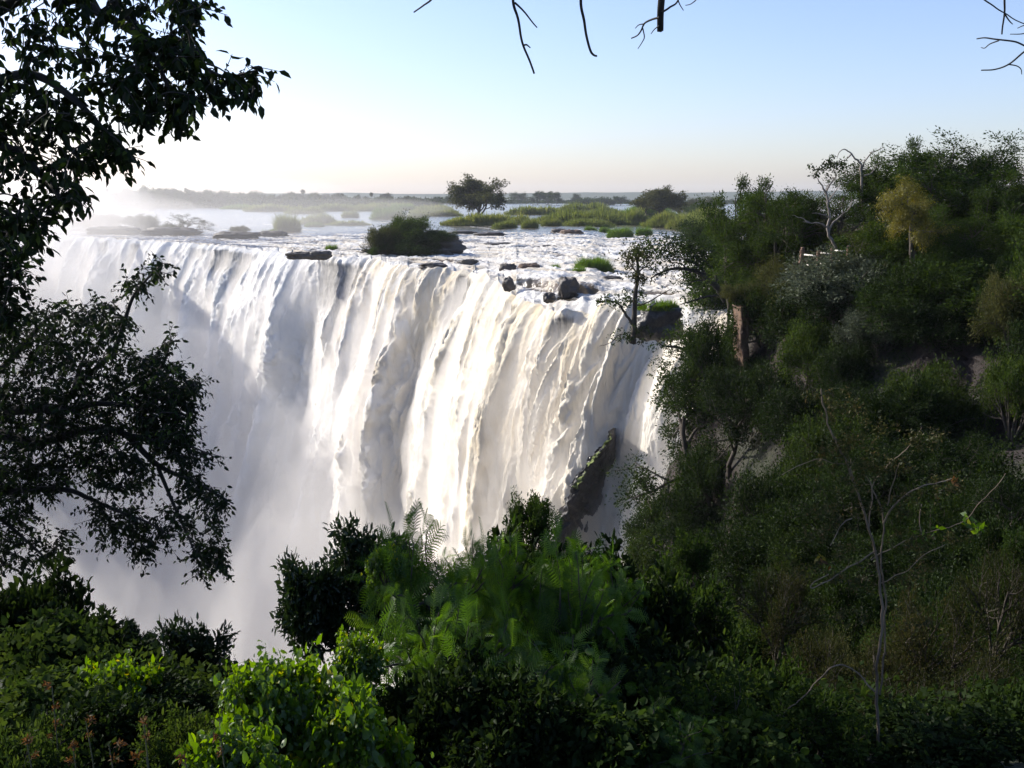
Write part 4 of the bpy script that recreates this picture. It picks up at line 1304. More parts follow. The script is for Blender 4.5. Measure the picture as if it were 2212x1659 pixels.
skeleton_tree('spreading_tree', 'dark wide boughed tree arching over the rapids from the hill foot', 'tree',
              [([(1568, 650), (1550, 622), (1525, 600), (1500, 585), (1460, 580), (1425, 590), (1405, 602)], 0.30, 0.05), ([(1525, 600), (1515, 580), (1490, 565), (1465, 560)], 0.14, 0.03), ([(1548, 618), (1545, 590), (1530, 570), (1500, 552)], 0.14, 0.03),
               ([(1540, 612), (1515, 605), (1490, 612), (1478, 630)], 0.07, 0.02), ([(1560, 640), (1530, 640), (1495, 650), (1470, 658)], 0.12, 0.04), ([(1490, 585), (1470, 570), (1440, 566)], 0.08, 0.02), ([(1500, 586), (1480, 592), (1465, 604)], 0.05, 0.02)],
              84, 0.2, BARK_BLACK, [(1500, 560, 40, 420, LEAF_DARK, 0.24), (1450, 566, 34, 330, LEAF_DARK, 0.24), (1420, 590, 22, 160, LEAF_DARK, 0.22), (1530, 565, 36, 420, LEAF_MID, 0.24), (1465, 610, 22, 120, LEAF_MID, 0.2), (1480, 535, 40, 500, LEAF_DARK, 0.26),
                                    (1430, 530, 40, 520, LEAF_DARK, 0.26), (1525, 530, 40, 500, LEAF_DARK, 0.26)], dy=1.5)
skeleton_tree('overhanging_bough', 'crooked leafy bough reaching left over the white water under the grassy ledge', 'tree',
              [([(1560, 860), (1530, 800), (1500, 770), (1470, 752), (1440, 748), (1420, 742)], 0.22, 0.04), ([(1500, 770), (1480, 740), (1470, 715)], 0.1, 0.03), ([(1520, 790), (1480, 780), (1455, 770)], 0.07, 0.02)],
              72, 0.2, BARK_BLACK, [(1440, 745, 30, 260, LEAF_DARK, 0.2), (1425, 790, 26, 240, LEAF_DARK, 0.2), (1480, 770, 40, 420, LEAF_DARK, 0.2), (1530, 790, 50, 800, LEAF_DARK, 0.2), (1470, 720, 34, 500, LEAF_MID, 0.2)], dy=1.2)

# grassy ledge between the upper rapids and the lower right fall
b_ = boulder(1422, 660, 722, 92, 'dark overhanging rock ledge with a grass cap at the right end of the falls', 31.0, WET_ROCK, 0.6, 'rock_ledge', y=87.5, blocky=0.9, sink=0.2)
gg = Geo()
blades(gg, 2600, 0, 0, -0.25, 1.9, 1.2, 0.9, 77, 0.4, 0.07)
c = link('grass_cap', gg.mesh('grass_cap', GRASS), b_, (0, 0, 2.3))

# rock rib with moss at the foot of the right fall
def rib():
    """steep wedge of rock standing out from the foot of the falls"""
    y = 89.3
    ridge = [(1335, 905), (1328, 935), (1300, 965), (1272, 1000), (1250, 1040), (1228, 1090), (1205, 1150), (1190, 1230)]
    right = [(1338, 925), (1345, 960), (1335, 1010), (1318, 1040), (1312, 1090), (1300, 1130), (1285, 1180), (1280, 1240)]
    left = [(1330, 908), (1318, 940), (1285, 968), (1258, 1003), (1232, 1042), (1208, 1092), (1182, 1150), (1165, 1230)]
    sh = lambda L: [(1282 + (u - 1282) * 0.84, 1060 + (v - 1060) * 0.88) for u, v in L]
    ridge, right, left = sh(ridge), sh(right), sh(left)
    base = P(1270, 1100, y)
    n = 150
    R = smooth_poly([P(u, v, y - 1.2) for u, v in ridge], n) - base
    Rt = smooth_poly([P(u, v, y + 1.5) for u, v in right], n) - base
    Lf = smooth_poly([P(u, v, y + 0.6) for u, v in left], n) - base
    Bk = (Rt + Lf) / 2 + np.array([1.5, 5.0, -0.5])
    cols = []
    for A_, B_ in ((Lf, R), (R, Rt), (Rt, Bk), (Bk, Lf)):
        for t in np.linspace(0, 1, 24, endpoint=False):
            cols.append(A_ * (1 - t) + B_ * t)
    M = np.stack(cols, 1)
    q = 1.0 * perlin(M[..., 0] * 0.6, M[..., 1] * 0.6, M[..., 2] * 0.5) + 1.1 * (np.abs(perlin(M[..., 0] * 1.1 + M[..., 2] * 0.5, M[..., 1] * 1.1, M[..., 2] * 0.6)) - 0.15) + 0.45 * np.abs(perlin(M[..., 0] * 2.7, M[..., 1] * 2.7, M[..., 2] * 1.6)) + 0.18 * perlin(M[..., 0] * 6, M[..., 1] * 6, M[..., 2] * 5)
    M = M + np.array([-0.5, -0.8, 0.25]) * q[..., None] * np.minimum(1, np.arange(n) / 8.0)[:, None, None]
    k = M.shape[1]
    g = Geo()
    i = np.arange(n - 1)[:, None] * k
    j = np.arange(k)[None, :]
    g.add(M.reshape(-1, 3), np.stack([i + j, i + k + j, i + k + (j + 1) % k, i + (j + 1) % k], -1).reshape(-1, 4))
    o = link('rock_rib', g.mesh('rock_rib', WET_ROCK, False), None, base)
    tag(o, 'black wet rock rib with a mossy crest at the foot of the right falls', 'rock')
    g = Geo()
    a, b2 = M[10:92, 15], M[10:92, 26]
    strip = np.stack([a + (b2 - a) * t + np.array([-0.05, -0.22, 0.12]) for t in np.linspace(0, 1, 7)], 1)
    strip += 0.12 * perlin(strip[..., 0] * 3, strip[..., 1] * 3, strip[..., 2] * 3)[..., None]
    n2, k2 = strip.shape[:2]
    ii = (np.arange(n2 - 1)[:, None] * k2 + np.arange(k2 - 1)[None, :]).ravel()
    g.add(strip.reshape(-1, 3), np.stack([ii, ii + k2, ii + k2 + 1, ii + 1], -1))
    mm, nt = new_mat('moss')
    N = NT(nt)
    nn = N.noise(5, 5, 0.6, N.pos())
    b = N.n('ShaderNodeBsdfPrincipled')
    b.inputs['Roughness'].default_value = 0.9
    N.l(N.ramp(nn, [(0.3, (0.05, 0.07, 0.015)), (0.7, (0.17, 0.21, 0.05))]), b.inputs['Base Color'])
    N.l(N.bump(nn, 0.8, 0.1), b.inputs['Normal'])
    N.out(b.outputs[0])
    link('moss', g.mesh('moss', mm, True), o)


rib()
# rock pillars standing out of the cliff
ROCK_ORANGE = rock_mat('orange_rock', (0.07, 0.042, 0.027), (0.20, 0.115, 0.065), (0.035, 0.025, 0.02), 1.5, 0.85)
ROCK_TAN = rock_mat('tan_rock', (0.035, 0.025, 0.019), (0.095, 0.065, 0.047), (0.022, 0.018, 0.015), 1.3, 0.85)
ROCK_BROWN_DARK = rock_mat('cliff_rock', (0.018, 0.013, 0.010), (0.055, 0.036, 0.027), (0.012, 0.010, 0.009), 1.3, 0.9)  # browner rock darkened so its colour holds the shade on the cliff


def pillar(uv, wpx, y, label, mat, seed, dep=1.4):
    """a bulging face of jointed rock that runs back into the slope at its sides and top"""
    nv, na = 110, 60
    y = min(ray_hit(u, v, 20.0)[1] for u, v in uv) - 1.3
    pts = smooth_poly([P(u, v, y) for u, v in uv], nv)
    base = pts[-1].copy()
    w = wpx * pts[:, 1].mean() / FPX
    a = np.linspace(-1, 1, na)
    t = np.linspace(0, 1, nv)[:, None]
    # uneven outline
    hw = w / 2 * (0.9 + 0.3 * perlin(pts[:, 2] / max(w, 1.0) * 0.7 + seed, seed, 1.0) + 0.2 * perlin(pts[:, 2] * 1.5, seed, 2.0))[:, None]
    X = pts[:, 0:1] + hw * np.sign(a) * np.abs(a)[None, :] ** 0.85
    prof = np.sqrt(np.clip(1 - np.abs(a) ** 5, 0, 1))[None, :]
    roll = np.clip(t / 0.05, 0, 1) ** 0.4
    D = min(max(w, 0.9) * dep, 1.6)
    Y = pts[:, 1:2] + D * 0.45 - D * prof * roll - 0.25
    Z = pts[:, 2:3] + 0 * X - 0.3 * np.abs(a)[None, :] * (1 - roll)
    # vertical joints and ledges
    j1 = np.abs(perlin(X * 1.3 + seed, Z * 0.25, Y * 0.2)) ** 0.7
    j2 = np.abs(perlin(X * 3.1 + seed, Z * 0.7, 3.0))
    led = np.floor((Z + 0.8 * perlin(X * 0.9, Z * 0.2, seed)) * 0.8 + seed)
    step = perlin(led * 0.37 + seed, np.floor(X * 0.9 + 0.6 * led), 7.0)
    q = 0.55 * j1 + 0.22 * j2 + 0.75 * step + 0.12 * perlin(X * 6, Z * 6, seed)
    sc = min(1.0, 0.35 + 0.3 * w)
    Y = Y + sc * (0.45 - q)
    X = X - 0.12 * sc * perlin(X * 1.1 + seed, Z * 0.8, 9.0) - 0.12 * sc * step
    M = np.stack([X, Y, Z], -1) - base
    g = Geo()
    ii = (np.arange(nv - 1)[:, None] * na + np.arange(na - 1)[None, :]).ravel()
    back = M + np.array([0, max(w, 1.2) * 0.8, 0])
    back[..., 1] = np.maximum(back[..., 1], M[..., 1].max() + 0.3)
    m0 = nv * na
    g.add(np.concatenate([M.reshape(-1, 3), back.reshape(-1, 3)]), np.concatenate([np.stack([ii, ii + na, ii + na + 1, ii + 1], -1), np.stack([ii, ii + 1, ii + na + 1, ii + na], -1) + m0]))
    lp = np.concatenate([np.arange(na), np.arange(1, nv) * na + na - 1, (nv - 1) * na + np.arange(na - 2, -1, -1), np.arange(nv - 2, 0, -1) * na])
    nx2 = np.roll(lp, -1)
    g.Q.append(np.stack([lp, nx2, nx2 + m0, lp + m0], -1))
    o = link('rock_outcrop', g.mesh('rock_outcrop', mat, False), None, base)
    tag(o, label, 'rock')


pillar([(1604, 655), (1605, 690), (1604, 740), (1606, 790), (1603, 850)], 28, 58, 'sunlit orange rock pillar at the corner of the cliff', ROCK_ORANGE, 1.0, 0.9)

op = [o for o in bpy.data.objects if o.name == 'rock_outcrop'][0]
plant('bush_c', 'hill_bush', 'olive bush capping the top of the orange rock pillar', 'bush', 1607, 612, 662, 90, y=op.location.y + 0.1)
plant('shade_a', 'hill_bush', 'dark small bush against the foot of the orange rock pillar', 'bush', 1612, 772, 850, 90, y=op.location.y - 0.3)

# the lookout railing: stone piers and pale rails
STONE = rock_mat('pier_stone', (0.10, 0.06, 0.04), (0.24, 0.15, 0.10), (0.05, 0.035, 0.03), 6.0, 0.9)
m, nt = new_mat('pale_rail')
N = NT(nt)
b = N.n('ShaderNodeBsdfPrincipled')
b.inputs['Roughness'].default_value = 0.7
N.l(N.ramp(N.noise(6, 4, 0.6, N.pos()), [(0.3, (0.5, 0.46, 0.4)), (0.7, (0.72, 0.69, 0.62))]), b.inputs['Base Color'])
N.out(b.outputs[0])
RAIL = m
FY = 55.0
fence = empty('stone_railing', P(1770, 580, FY), 'lookout railing of rough stone piers and pale rails on the cliff edge', 'railing')
fb = np.array(fence.location)


def box_between(geo, a, b, w, h):
    a, b = np.asarray(a, float), np.asarray(b, float)
    d = unit(b - a)
    s = unit(np.cross(d, [0, 0, 1])) * w / 2
    u_ = np.cross(s / (w / 2), d) * h / 2
    V = [p + x * s + y_ * u_ for p in (a, b) for x, y_ in ((-1, -1), (1, -1), (1, 1), (-1, 1))]
    geo.add(V, [(3, 2, 1, 0), (4, 5, 6, 7), (0, 1, 5, 4), (1, 2, 6, 5), (2, 3, 7, 6), (3, 0, 4, 7)])


piers = [(1731, 534, 580, 56.5), (1767, 541, 582, 55.0), (1797, 535, 577, 54.0), (1832, 530, 575, 53.0)]
for k, (u, vt, vb, y) in enumerate(piers):
    a, t = P(u, vb + 6, y), P(u, vt, y)
    g = Geo()
    hgt = t[2] - a[2]
    w = 0.20
    nz_ = 12
    for q in range(nz_):                       # rough courses of stone
        z0, z1 = hgt * q / nz_, hgt * (q + 0.93) / nz_
        r = np.random.default_rng(q + 31 * k)
        ww = w * (0.85 + 0.3 * r.random(2))
        V = [(x * ww[0] / 2 + 0.02 * r.normal(), y_ * ww[1] / 2 + 0.02 * r.normal(), z) for z in (z0, z1) for x, y_ in ((-1, -1), (1, -1), (1, 1), (-1, 1))]
        g.add(np.array(V) + a - fb, [(3, 2, 1, 0), (4, 5, 6, 7), (0, 1, 5, 4), (1, 2, 6, 5), (2, 3, 7, 6), (3, 0, 4, 7)])
    V = [(x * 0.13 * 0.5, y_ * 0.13 * 0.5, z) for z in (0, hgt * 0.985) for x, y_ in ((-1, -1), (1, -1), (1, 1), (-1, 1))]
    g.add(np.array(V) + a - fb, [(3, 2, 1, 0), (4, 5, 6, 7), (0, 1, 5, 4), (1, 2, 6, 5), (2, 3, 7, 6), (3, 0, 4, 7)])
    link('pier', g.mesh('pier', STONE), fence)
for (u0, v0, y0, u1, v1, y1) in [(1738, 550, 56.3, 1764, 553, 55.2), (1773, 546, 54.8, 1794, 549, 54.1), (1803, 541, 53.8, 1829, 543, 53.1), (1738, 572, 56.3, 1764, 574, 55.2), (1773, 569, 54.8, 1794, 571, 54.1), (1803, 562, 53.8, 1829, 564, 53.1)]:
    g = Geo()
    box_between(g, P(u0, v0, y0) - fb, P(u1, v1, y1) - fb, 0.07, 0.075)
    link('rail', g.mesh('rail', RAIL), fence)

# dead trees on the hill
skeleton_tree('dead_tree', 'pale dead tree with crooked bare boughs above the stone railing', 'dead tree',
              [([(1812, 575), (1803, 530), (1790, 505), (1787, 490), (1792, 470), (1788, 440), (1785, 415), (1795, 395), (1805, 380), (1800, 365)], 0.085, 0.025), ([(1790, 500), (1800, 480), (1815, 468), (1830, 455)], 0.06, 0.02),
               ([(1788, 492), (1770, 482), (1750, 482), (1735, 478)], 0.045, 0.015), ([(1750, 482), (1735, 472), (1712, 466)], 0.04, 0.015), ([(1786, 420), (1775, 400), (1765, 385)], 0.06, 0.02), ([(1786, 440), (1800, 420), (1815, 400)], 0.05, 0.02), ([(1792, 470), (1775, 462), (1755, 460)], 0.04, 0.015), ([(1830, 455), (1840, 440), (1838, 425)], 0.03, 0.012)],
              54, 0.2, BARK_PALE, [(1785, 365, 26, 260, LEAF_SHADE, 0.17), (1800, 350, 16, 140, LEAF_SHADE, 0.17), (1770, 372, 14, 90, LEAF_SHADE, 0.16)], dy=0.5)
skeleton_tree('dead_tree', 'bare forked dead tree top against the sky left of the tallest tree', 'dead tree',
              [([(1866, 520), (1862, 420), (1860, 372), (1858, 352), (1845, 340), (1835, 328), (1822, 322), (1812, 330), (1808, 342)], 0.08, 0.012), ([(1860, 372), (1868, 350), (1882, 332), (1898, 324), (1910, 318)], 0.05, 0.015), ([(1840, 333), (1832, 340), (1826, 346)], 0.05, 0.02), ([(1866, 380), (1885, 372), (1898, 352)], 0.06, 0.02), ([(1858, 352), (1861, 345)], 0.05, 0.03)],
              60, 0.2, BARK_PALE, [], dy=0.4)
# ------------------------------------------------------------------ framing trees on the left
def in_poly(x, y, poly):
    x, y = np.asarray(x), np.asarray(y)
    res = np.zeros(x.shape, bool)
    n = len(poly)
    for i in range(n):
        x0, y0 = poly[i]
        x1, y1 = poly[(i + 1) % n]
        c = ((y0 > y) != (y1 > y)) & (x < (x1 - x0) * (y - y0) / (y1 - y0 + 1e-9) + x0)
        res ^= c
    return res


def framing_tree(name, label, trunk, limbs, polys, y, dy, leaf, wr, nleaf, seed, mat, bark, droop=0.7, gap=0.0, gapscale=60.0, shape=L8, twig_r=0.006, run=0.30):
    """trunk, limbs: (pixel polyline, y at each end, radii); polys: (outline, clusters); leaves hang in sprays off twigs that
    grow back to the nearest limb"""
    r = np.random.default_rng(seed)
    base = P(*trunk[0][0], trunk[1])
    o = empty(name, base, label, 'tree')
    g = Geo()
    nodes = []

    def wood(pl, y0, y1, ra, rb, sides):
        n = 8 * len(pl)
        uv = smooth_poly([(u, v, 0) for u, v in pl], n)
        ys = np.linspace(y0, y1, n) + 0.25 * perlin(np.linspace(0, 3, n) + seed, pl[0][1] * 0.01)
        q = np.array([P(uv[i, 0], uv[i, 1], ys[i]) for i in range(n)])
        tube(g, q - base, np.linspace(ra, rb, n), sides)
        return q
    wood(*trunk, 10)
    link('trunk', g.mesh('trunk', bark, True), o)
    for lb in limbs:
        g = Geo()
        nodes.append(wood(*lb, 7))
        link('limb', g.mesh('limb', bark, True), o)
    nodes = np.concatenate(nodes)
    cen = []
    for poly, cnt in polys:
        pa = np.array(poly, float)
        lo, hi = pa.min(0), pa.max(0)
        got = 0
        while got < cnt:
            u, v = r.uniform(lo[0], hi[0], 400), r.uniform(lo[1], hi[1], 400)
            k = in_poly(u, v, poly) & (perlin(u / gapscale + seed, v / gapscale, 2.0) + 0.4 * perlin(u / (gapscale * 0.4), v / (gapscale * 0.4), 6.0) > gap - 0.6)
            for a, b in zip(u[k], v[k]):
                if got >= cnt:
                    break
                cen.append(P(a, b, y + dy * np.clip(r.normal() * 0.5, -1, 1)))
                got += 1
    cen = np.array(cen)
    d0 = np.array([np.min(np.linalg.norm(nodes - c, axis=1)) for c in cen])
    g, gl = Geo(), Geo()
    pool = list(nodes)
    PA, PD, TI = [], [], []
    for c in cen[np.argsort(d0)]:
        arr = np.array(pool)
        dist = np.linalg.norm(arr - c, axis=1)
        p = arr[int(np.argmin(dist))]
        L = dist.min()
        mid = (p + c) / 2 + np.array([0, 0, 0.10 * L]) + r.normal(size=3) * 0.06 * L
        way = unit(c - p)
        tip = c + unit(way + np.array([0, 0, -droop * 0.6]) + 0.35 * r.normal(size=3)) * run
        q = smooth_poly([p, mid, c, tip], 10)
        tube(g, q - base, np.linspace(twig_r * (1 + min(L, 1.5)), twig_r * 0.35, 10), 4)
        pool.append(c)
        pool.append(tip * 0.5 + c * 0.5)
        m_ = nleaf
        t = np.linspace(0.45, 1.0, m_)
        on_ = np.array([np.interp(t * 9, np.arange(10), q[:, k]) for k in range(3)]).T
        side = unit(np.cross(tip - c, [0, 0, 1]))
        sg = np.where(np.arange(m_) % 2, 1, -1)[:, None]
        PA.append(on_ + 0.012 * r.normal(size=(m_, 3)))
        PD.append(unit(0.55 * unit(tip - c) + 0.7 * sg * side + np.array([0, 0, -droop]) + 0.45 * r.normal(size=(m_, 3))))
        TI.append(np.clip(r.normal(0.45, 0.25) + 0.15 * r.normal(size=m_), 0, 1))
    PA, PD, TI = np.concatenate(PA), np.concatenate(PD), np.concatenate(TI)
    n = len(PA)
    leaves(gl, PA - base, PD, unit(r.normal(size=(n, 3)) + np.array([0, -0.3, 0.8])), leaf * r.uniform(0.6, 1.25, n), wr, shape, TI)
    link('twigs', g.mesh('twigs', bark, True), o)
    link('foliage', gl.mesh('foliage', mat, True), o)
    return o


LEAF_SIL = leaf_mat('backlit_leaf', [(0.0, (0.005, 0.009, 0.003)), (0.6, (0.010, 0.019, 0.005)), (0.92, (0.022, 0.042, 0.009)), (1.0, (0.07, 0.11, 0.025))], 0.2, 0.01, 0.35, 0.05)  # near-black green: the backlit silhouette is put into the leaf colour
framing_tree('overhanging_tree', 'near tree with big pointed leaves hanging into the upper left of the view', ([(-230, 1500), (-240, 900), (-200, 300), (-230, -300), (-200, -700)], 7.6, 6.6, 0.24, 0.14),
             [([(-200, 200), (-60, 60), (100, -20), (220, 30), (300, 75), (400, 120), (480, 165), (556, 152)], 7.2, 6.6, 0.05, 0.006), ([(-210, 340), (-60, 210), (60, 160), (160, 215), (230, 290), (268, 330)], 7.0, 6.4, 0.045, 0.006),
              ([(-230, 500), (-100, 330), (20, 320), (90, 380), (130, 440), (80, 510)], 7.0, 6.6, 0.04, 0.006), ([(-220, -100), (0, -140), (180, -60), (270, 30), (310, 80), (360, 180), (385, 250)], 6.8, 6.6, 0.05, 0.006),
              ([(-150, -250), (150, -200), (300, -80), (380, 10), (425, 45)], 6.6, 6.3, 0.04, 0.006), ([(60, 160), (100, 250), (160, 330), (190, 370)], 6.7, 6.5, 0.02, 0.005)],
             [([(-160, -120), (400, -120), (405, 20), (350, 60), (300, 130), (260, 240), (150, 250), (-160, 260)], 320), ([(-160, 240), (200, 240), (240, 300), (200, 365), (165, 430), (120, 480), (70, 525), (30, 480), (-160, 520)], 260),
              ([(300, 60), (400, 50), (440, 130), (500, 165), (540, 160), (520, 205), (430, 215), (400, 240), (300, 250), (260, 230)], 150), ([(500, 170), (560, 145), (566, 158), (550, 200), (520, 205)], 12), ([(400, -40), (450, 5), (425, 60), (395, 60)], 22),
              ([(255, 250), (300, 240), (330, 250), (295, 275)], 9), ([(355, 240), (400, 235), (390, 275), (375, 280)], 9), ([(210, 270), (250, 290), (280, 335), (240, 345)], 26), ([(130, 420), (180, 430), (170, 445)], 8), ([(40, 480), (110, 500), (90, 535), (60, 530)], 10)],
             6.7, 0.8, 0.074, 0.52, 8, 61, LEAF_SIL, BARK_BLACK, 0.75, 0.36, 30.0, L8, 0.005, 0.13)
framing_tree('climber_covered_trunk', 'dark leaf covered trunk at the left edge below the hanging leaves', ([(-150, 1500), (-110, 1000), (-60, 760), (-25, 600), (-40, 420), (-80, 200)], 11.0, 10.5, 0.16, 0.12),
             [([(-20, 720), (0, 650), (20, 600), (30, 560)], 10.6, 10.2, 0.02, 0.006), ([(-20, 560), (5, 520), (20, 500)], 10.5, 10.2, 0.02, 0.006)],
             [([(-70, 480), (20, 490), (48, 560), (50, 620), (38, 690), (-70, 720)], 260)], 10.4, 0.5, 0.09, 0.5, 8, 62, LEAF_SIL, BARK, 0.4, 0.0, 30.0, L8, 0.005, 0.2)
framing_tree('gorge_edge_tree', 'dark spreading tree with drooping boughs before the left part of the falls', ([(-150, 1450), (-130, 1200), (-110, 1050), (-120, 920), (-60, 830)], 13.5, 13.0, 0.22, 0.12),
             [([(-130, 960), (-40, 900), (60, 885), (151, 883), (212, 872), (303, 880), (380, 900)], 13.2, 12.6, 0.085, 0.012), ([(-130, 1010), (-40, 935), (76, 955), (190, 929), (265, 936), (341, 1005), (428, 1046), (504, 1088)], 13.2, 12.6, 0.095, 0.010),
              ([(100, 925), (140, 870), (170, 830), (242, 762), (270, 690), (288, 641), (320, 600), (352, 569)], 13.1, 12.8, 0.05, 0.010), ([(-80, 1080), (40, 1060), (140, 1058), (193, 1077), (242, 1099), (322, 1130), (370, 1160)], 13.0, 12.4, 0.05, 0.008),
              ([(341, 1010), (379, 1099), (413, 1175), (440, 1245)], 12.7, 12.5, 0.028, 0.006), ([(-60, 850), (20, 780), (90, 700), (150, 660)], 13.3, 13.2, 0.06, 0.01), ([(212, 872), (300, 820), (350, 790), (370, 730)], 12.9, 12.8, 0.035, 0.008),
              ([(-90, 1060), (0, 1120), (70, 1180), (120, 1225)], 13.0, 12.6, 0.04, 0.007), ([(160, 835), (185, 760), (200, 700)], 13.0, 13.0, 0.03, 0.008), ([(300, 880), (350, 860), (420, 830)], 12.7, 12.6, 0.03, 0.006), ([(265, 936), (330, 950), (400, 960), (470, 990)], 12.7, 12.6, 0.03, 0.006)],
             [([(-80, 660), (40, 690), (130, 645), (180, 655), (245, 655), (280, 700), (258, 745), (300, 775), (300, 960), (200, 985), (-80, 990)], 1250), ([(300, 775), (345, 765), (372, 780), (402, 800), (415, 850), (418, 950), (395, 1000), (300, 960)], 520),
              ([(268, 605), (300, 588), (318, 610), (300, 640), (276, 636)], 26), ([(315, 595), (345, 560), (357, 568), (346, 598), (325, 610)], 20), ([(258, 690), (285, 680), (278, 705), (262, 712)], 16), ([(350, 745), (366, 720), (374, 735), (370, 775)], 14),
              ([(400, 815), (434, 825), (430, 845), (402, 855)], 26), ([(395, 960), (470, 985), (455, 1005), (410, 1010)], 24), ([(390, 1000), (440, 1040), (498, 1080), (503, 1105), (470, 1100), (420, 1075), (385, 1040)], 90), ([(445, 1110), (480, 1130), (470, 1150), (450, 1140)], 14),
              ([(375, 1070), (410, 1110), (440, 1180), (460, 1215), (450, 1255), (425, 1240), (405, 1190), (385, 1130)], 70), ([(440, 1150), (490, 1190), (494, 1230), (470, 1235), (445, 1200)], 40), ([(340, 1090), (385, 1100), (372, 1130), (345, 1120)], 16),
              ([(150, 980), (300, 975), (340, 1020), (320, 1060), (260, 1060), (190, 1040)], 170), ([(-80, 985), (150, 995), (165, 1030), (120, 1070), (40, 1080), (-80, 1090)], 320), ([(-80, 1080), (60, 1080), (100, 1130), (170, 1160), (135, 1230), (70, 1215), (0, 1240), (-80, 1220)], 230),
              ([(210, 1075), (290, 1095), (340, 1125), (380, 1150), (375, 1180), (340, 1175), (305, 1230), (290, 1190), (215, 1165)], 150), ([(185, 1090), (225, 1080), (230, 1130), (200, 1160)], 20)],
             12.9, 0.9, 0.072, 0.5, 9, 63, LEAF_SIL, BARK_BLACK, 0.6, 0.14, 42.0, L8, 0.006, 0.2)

# ------------------------------------------------------------------ bare limb over the viewpoint
base = np.array([6.4, -1.6, float(ground_z(6.4, -1.6)) - 0.1])
bt = empty('bare_tree', base, 'leafless tree whose thin dead twigs hang into the top of the view', 'tree')
g = Geo()
tube(g, smooth_poly([base, (6.3, -1.5, 10.3), (6.0, -0.8, 12.2), (5.0, 1.2, 13.0)], 30) - base, np.linspace(0.2, 0.09, 30), 9)
link('trunk', g.mesh('trunk', BARK_BLACK, True), bt)
g = Geo()
YB = 4.5
tube(g, smooth_poly([(5.0, 1.2, 13.0), (3.6, 3.0, 12.5), P(2230, -340, YB), P(1700, -420, YB), P(1430, -330, YB), P(1180, -300, YB), P(960, -230, YB)], 50) - base, np.linspace(0.09, 0.02, 50), 8)
link('limb', g.mesh('limb', BARK_BLACK, True), bt)
TW = [([[(960, -230), (950, -60), (934, -6), (915, 14), (894, 27)]], 0.006), ([[(1120, -290), (1104, -120), (1108, -6), (1118, 39), (1131, 97), (1154, 160)], [(1113, 6), (1137, 29), (1161, 58)], [(1131, 97), (1138, 96), (1145, 102)]], 0.008),
      ([[(1250, -310), (1252, -120), (1254, -6), (1263, 52), (1272, 103), (1280, 118), (1287, 121)]], 0.008), ([[(1432, -330), (1429, -150), (1427, -6), (1426, 40), (1425, 68)]], 0.017),
      ([[(1424, 39), (1408, 44), (1392, 52), (1385, 66), (1377, 76), (1363, 82)], [(1389, 62), (1392, 80), (1386, 92), (1377, 104)], [(1392, 52), (1380, 54), (1372, 61)], [(1424, 58), (1414, 66), (1407, 75)]], 0.005),
      ([[(1430, 26), (1446, 16), (1463, 0), (1470, -60), (1450, -300)], [(1463, 0), (1468, 12), (1475, 23)], [(1520, -20), (1501, 0), (1490, 8), (1479, 11)]], 0.005),
      ([[(2190, -330), (2175, -120), (2171, -6), (2170, 29), (2165, 74)], [(2100, -30), (2127, 0), (2150, 16), (2172, 29), (2195, 45), (2240, 62)], [(2172, 29), (2182, 44), (2188, 52)]], 0.006),
      ([[(2290, -250), (2270, 60), (2240, 104), (2190, 92), (2153, 84), (2130, 80), (2111, 83)], [(2160, 86), (2140, 94), (2128, 103), (2120, 102)], [(2236, 70), (2205, 75), (2182, 74)], [(2240, 60), (2215, 56), (2198, 62)]], 0.005),
      ([[(2300, 20), (2250, 90), (2212, 113), (2178, 139), (2150, 150), (2120, 153)], [(2178, 139), (2195, 143), (2205, 150), (2207, 160)]], 0.005)]
for pls, rad in TW:
    g = Geo()
    for k, pl in enumerate(pls):
        q = smooth_poly([P(u, v, YB + 0.03 * i) for i, (u, v) in enumerate(pl)], 8 * len(pl))
        q = q + 0.006 * np.stack([perlin(q[:, 0] * 9, q[:, 2] * 9, j_) for j_ in (1.0, 2.0, 3.0)], -1)
        tube(g, q - base, np.linspace(rad, rad * (0.55 if rad < 0.01 else 0.9), len(q)) * (1 if k == 0 else 0.6), 5)
    link('twig', g.mesh('twig', BARK_BLACK, True), bt)

# ------------------------------------------------------------------ shrubs in front
fv, fq = [], []
for k in range(11):                              # a feathery frond: pairs of narrow leaflets on a curved midrib
    t = 0.14 + 0.84 * k / 10
    zc = -0.28 * t * t
    L_ = 0.36 * sin(pi * (0.14 + 0.80 * k / 10)) ** 0.6
    for s in (-1, 1):
        i0 = len(fv)
        w = 0.017
        fv += [(0, t - w, zc), (0, t + w, zc), (s * L_ * 0.55, t + 0.10 + w, zc + 0.02), (s * L_ * 0.55, t + 0.10 - w, zc + 0.02), (s * L_, t + 0.15 + 0.004, zc - 0.05), (s * L_, t + 0.15 - 0.006, zc - 0.05)]
        fq += [(i0, i0 + 1, i0 + 2, i0 + 3), (i0 + 3, i0 + 2, i0 + 4, i0 + 5)]
for k in range(4):
    i0 = len(fv)
    t0, t1 = k / 4, (k + 1) / 4
    fv += [(-0.012, t0, -0.28 * t0 * t0), (0.012, t0, -0.28 * t0 * t0), (0.010, t1, -0.28 * t1 * t1), (-0.010, t1, -0.28 * t1 * t1)]
    fq += [(i0, i0 + 1, i0 + 2, i0 + 3)]
FROND = (np.array(fv), fq, [])
proto('fern', 56, LEAF_FERN, stems=9, trunk=0.62, nl=3, kids=(6,), levels=1, spread=0.015, leaf=0.135, wr=1.0, shape=FROND, lenf=0.5, ang=0.7, lean=0.7, droop=0.15)
proto('fern_b', 57, LEAF_FERN, stems=7, trunk=0.7, nl=3, kids=(7,), levels=1, spread=0.015, leaf=0.12, wr=1.0, shape=FROND, lenf=0.42, ang=0.8, lean=0.6, droop=0.25)
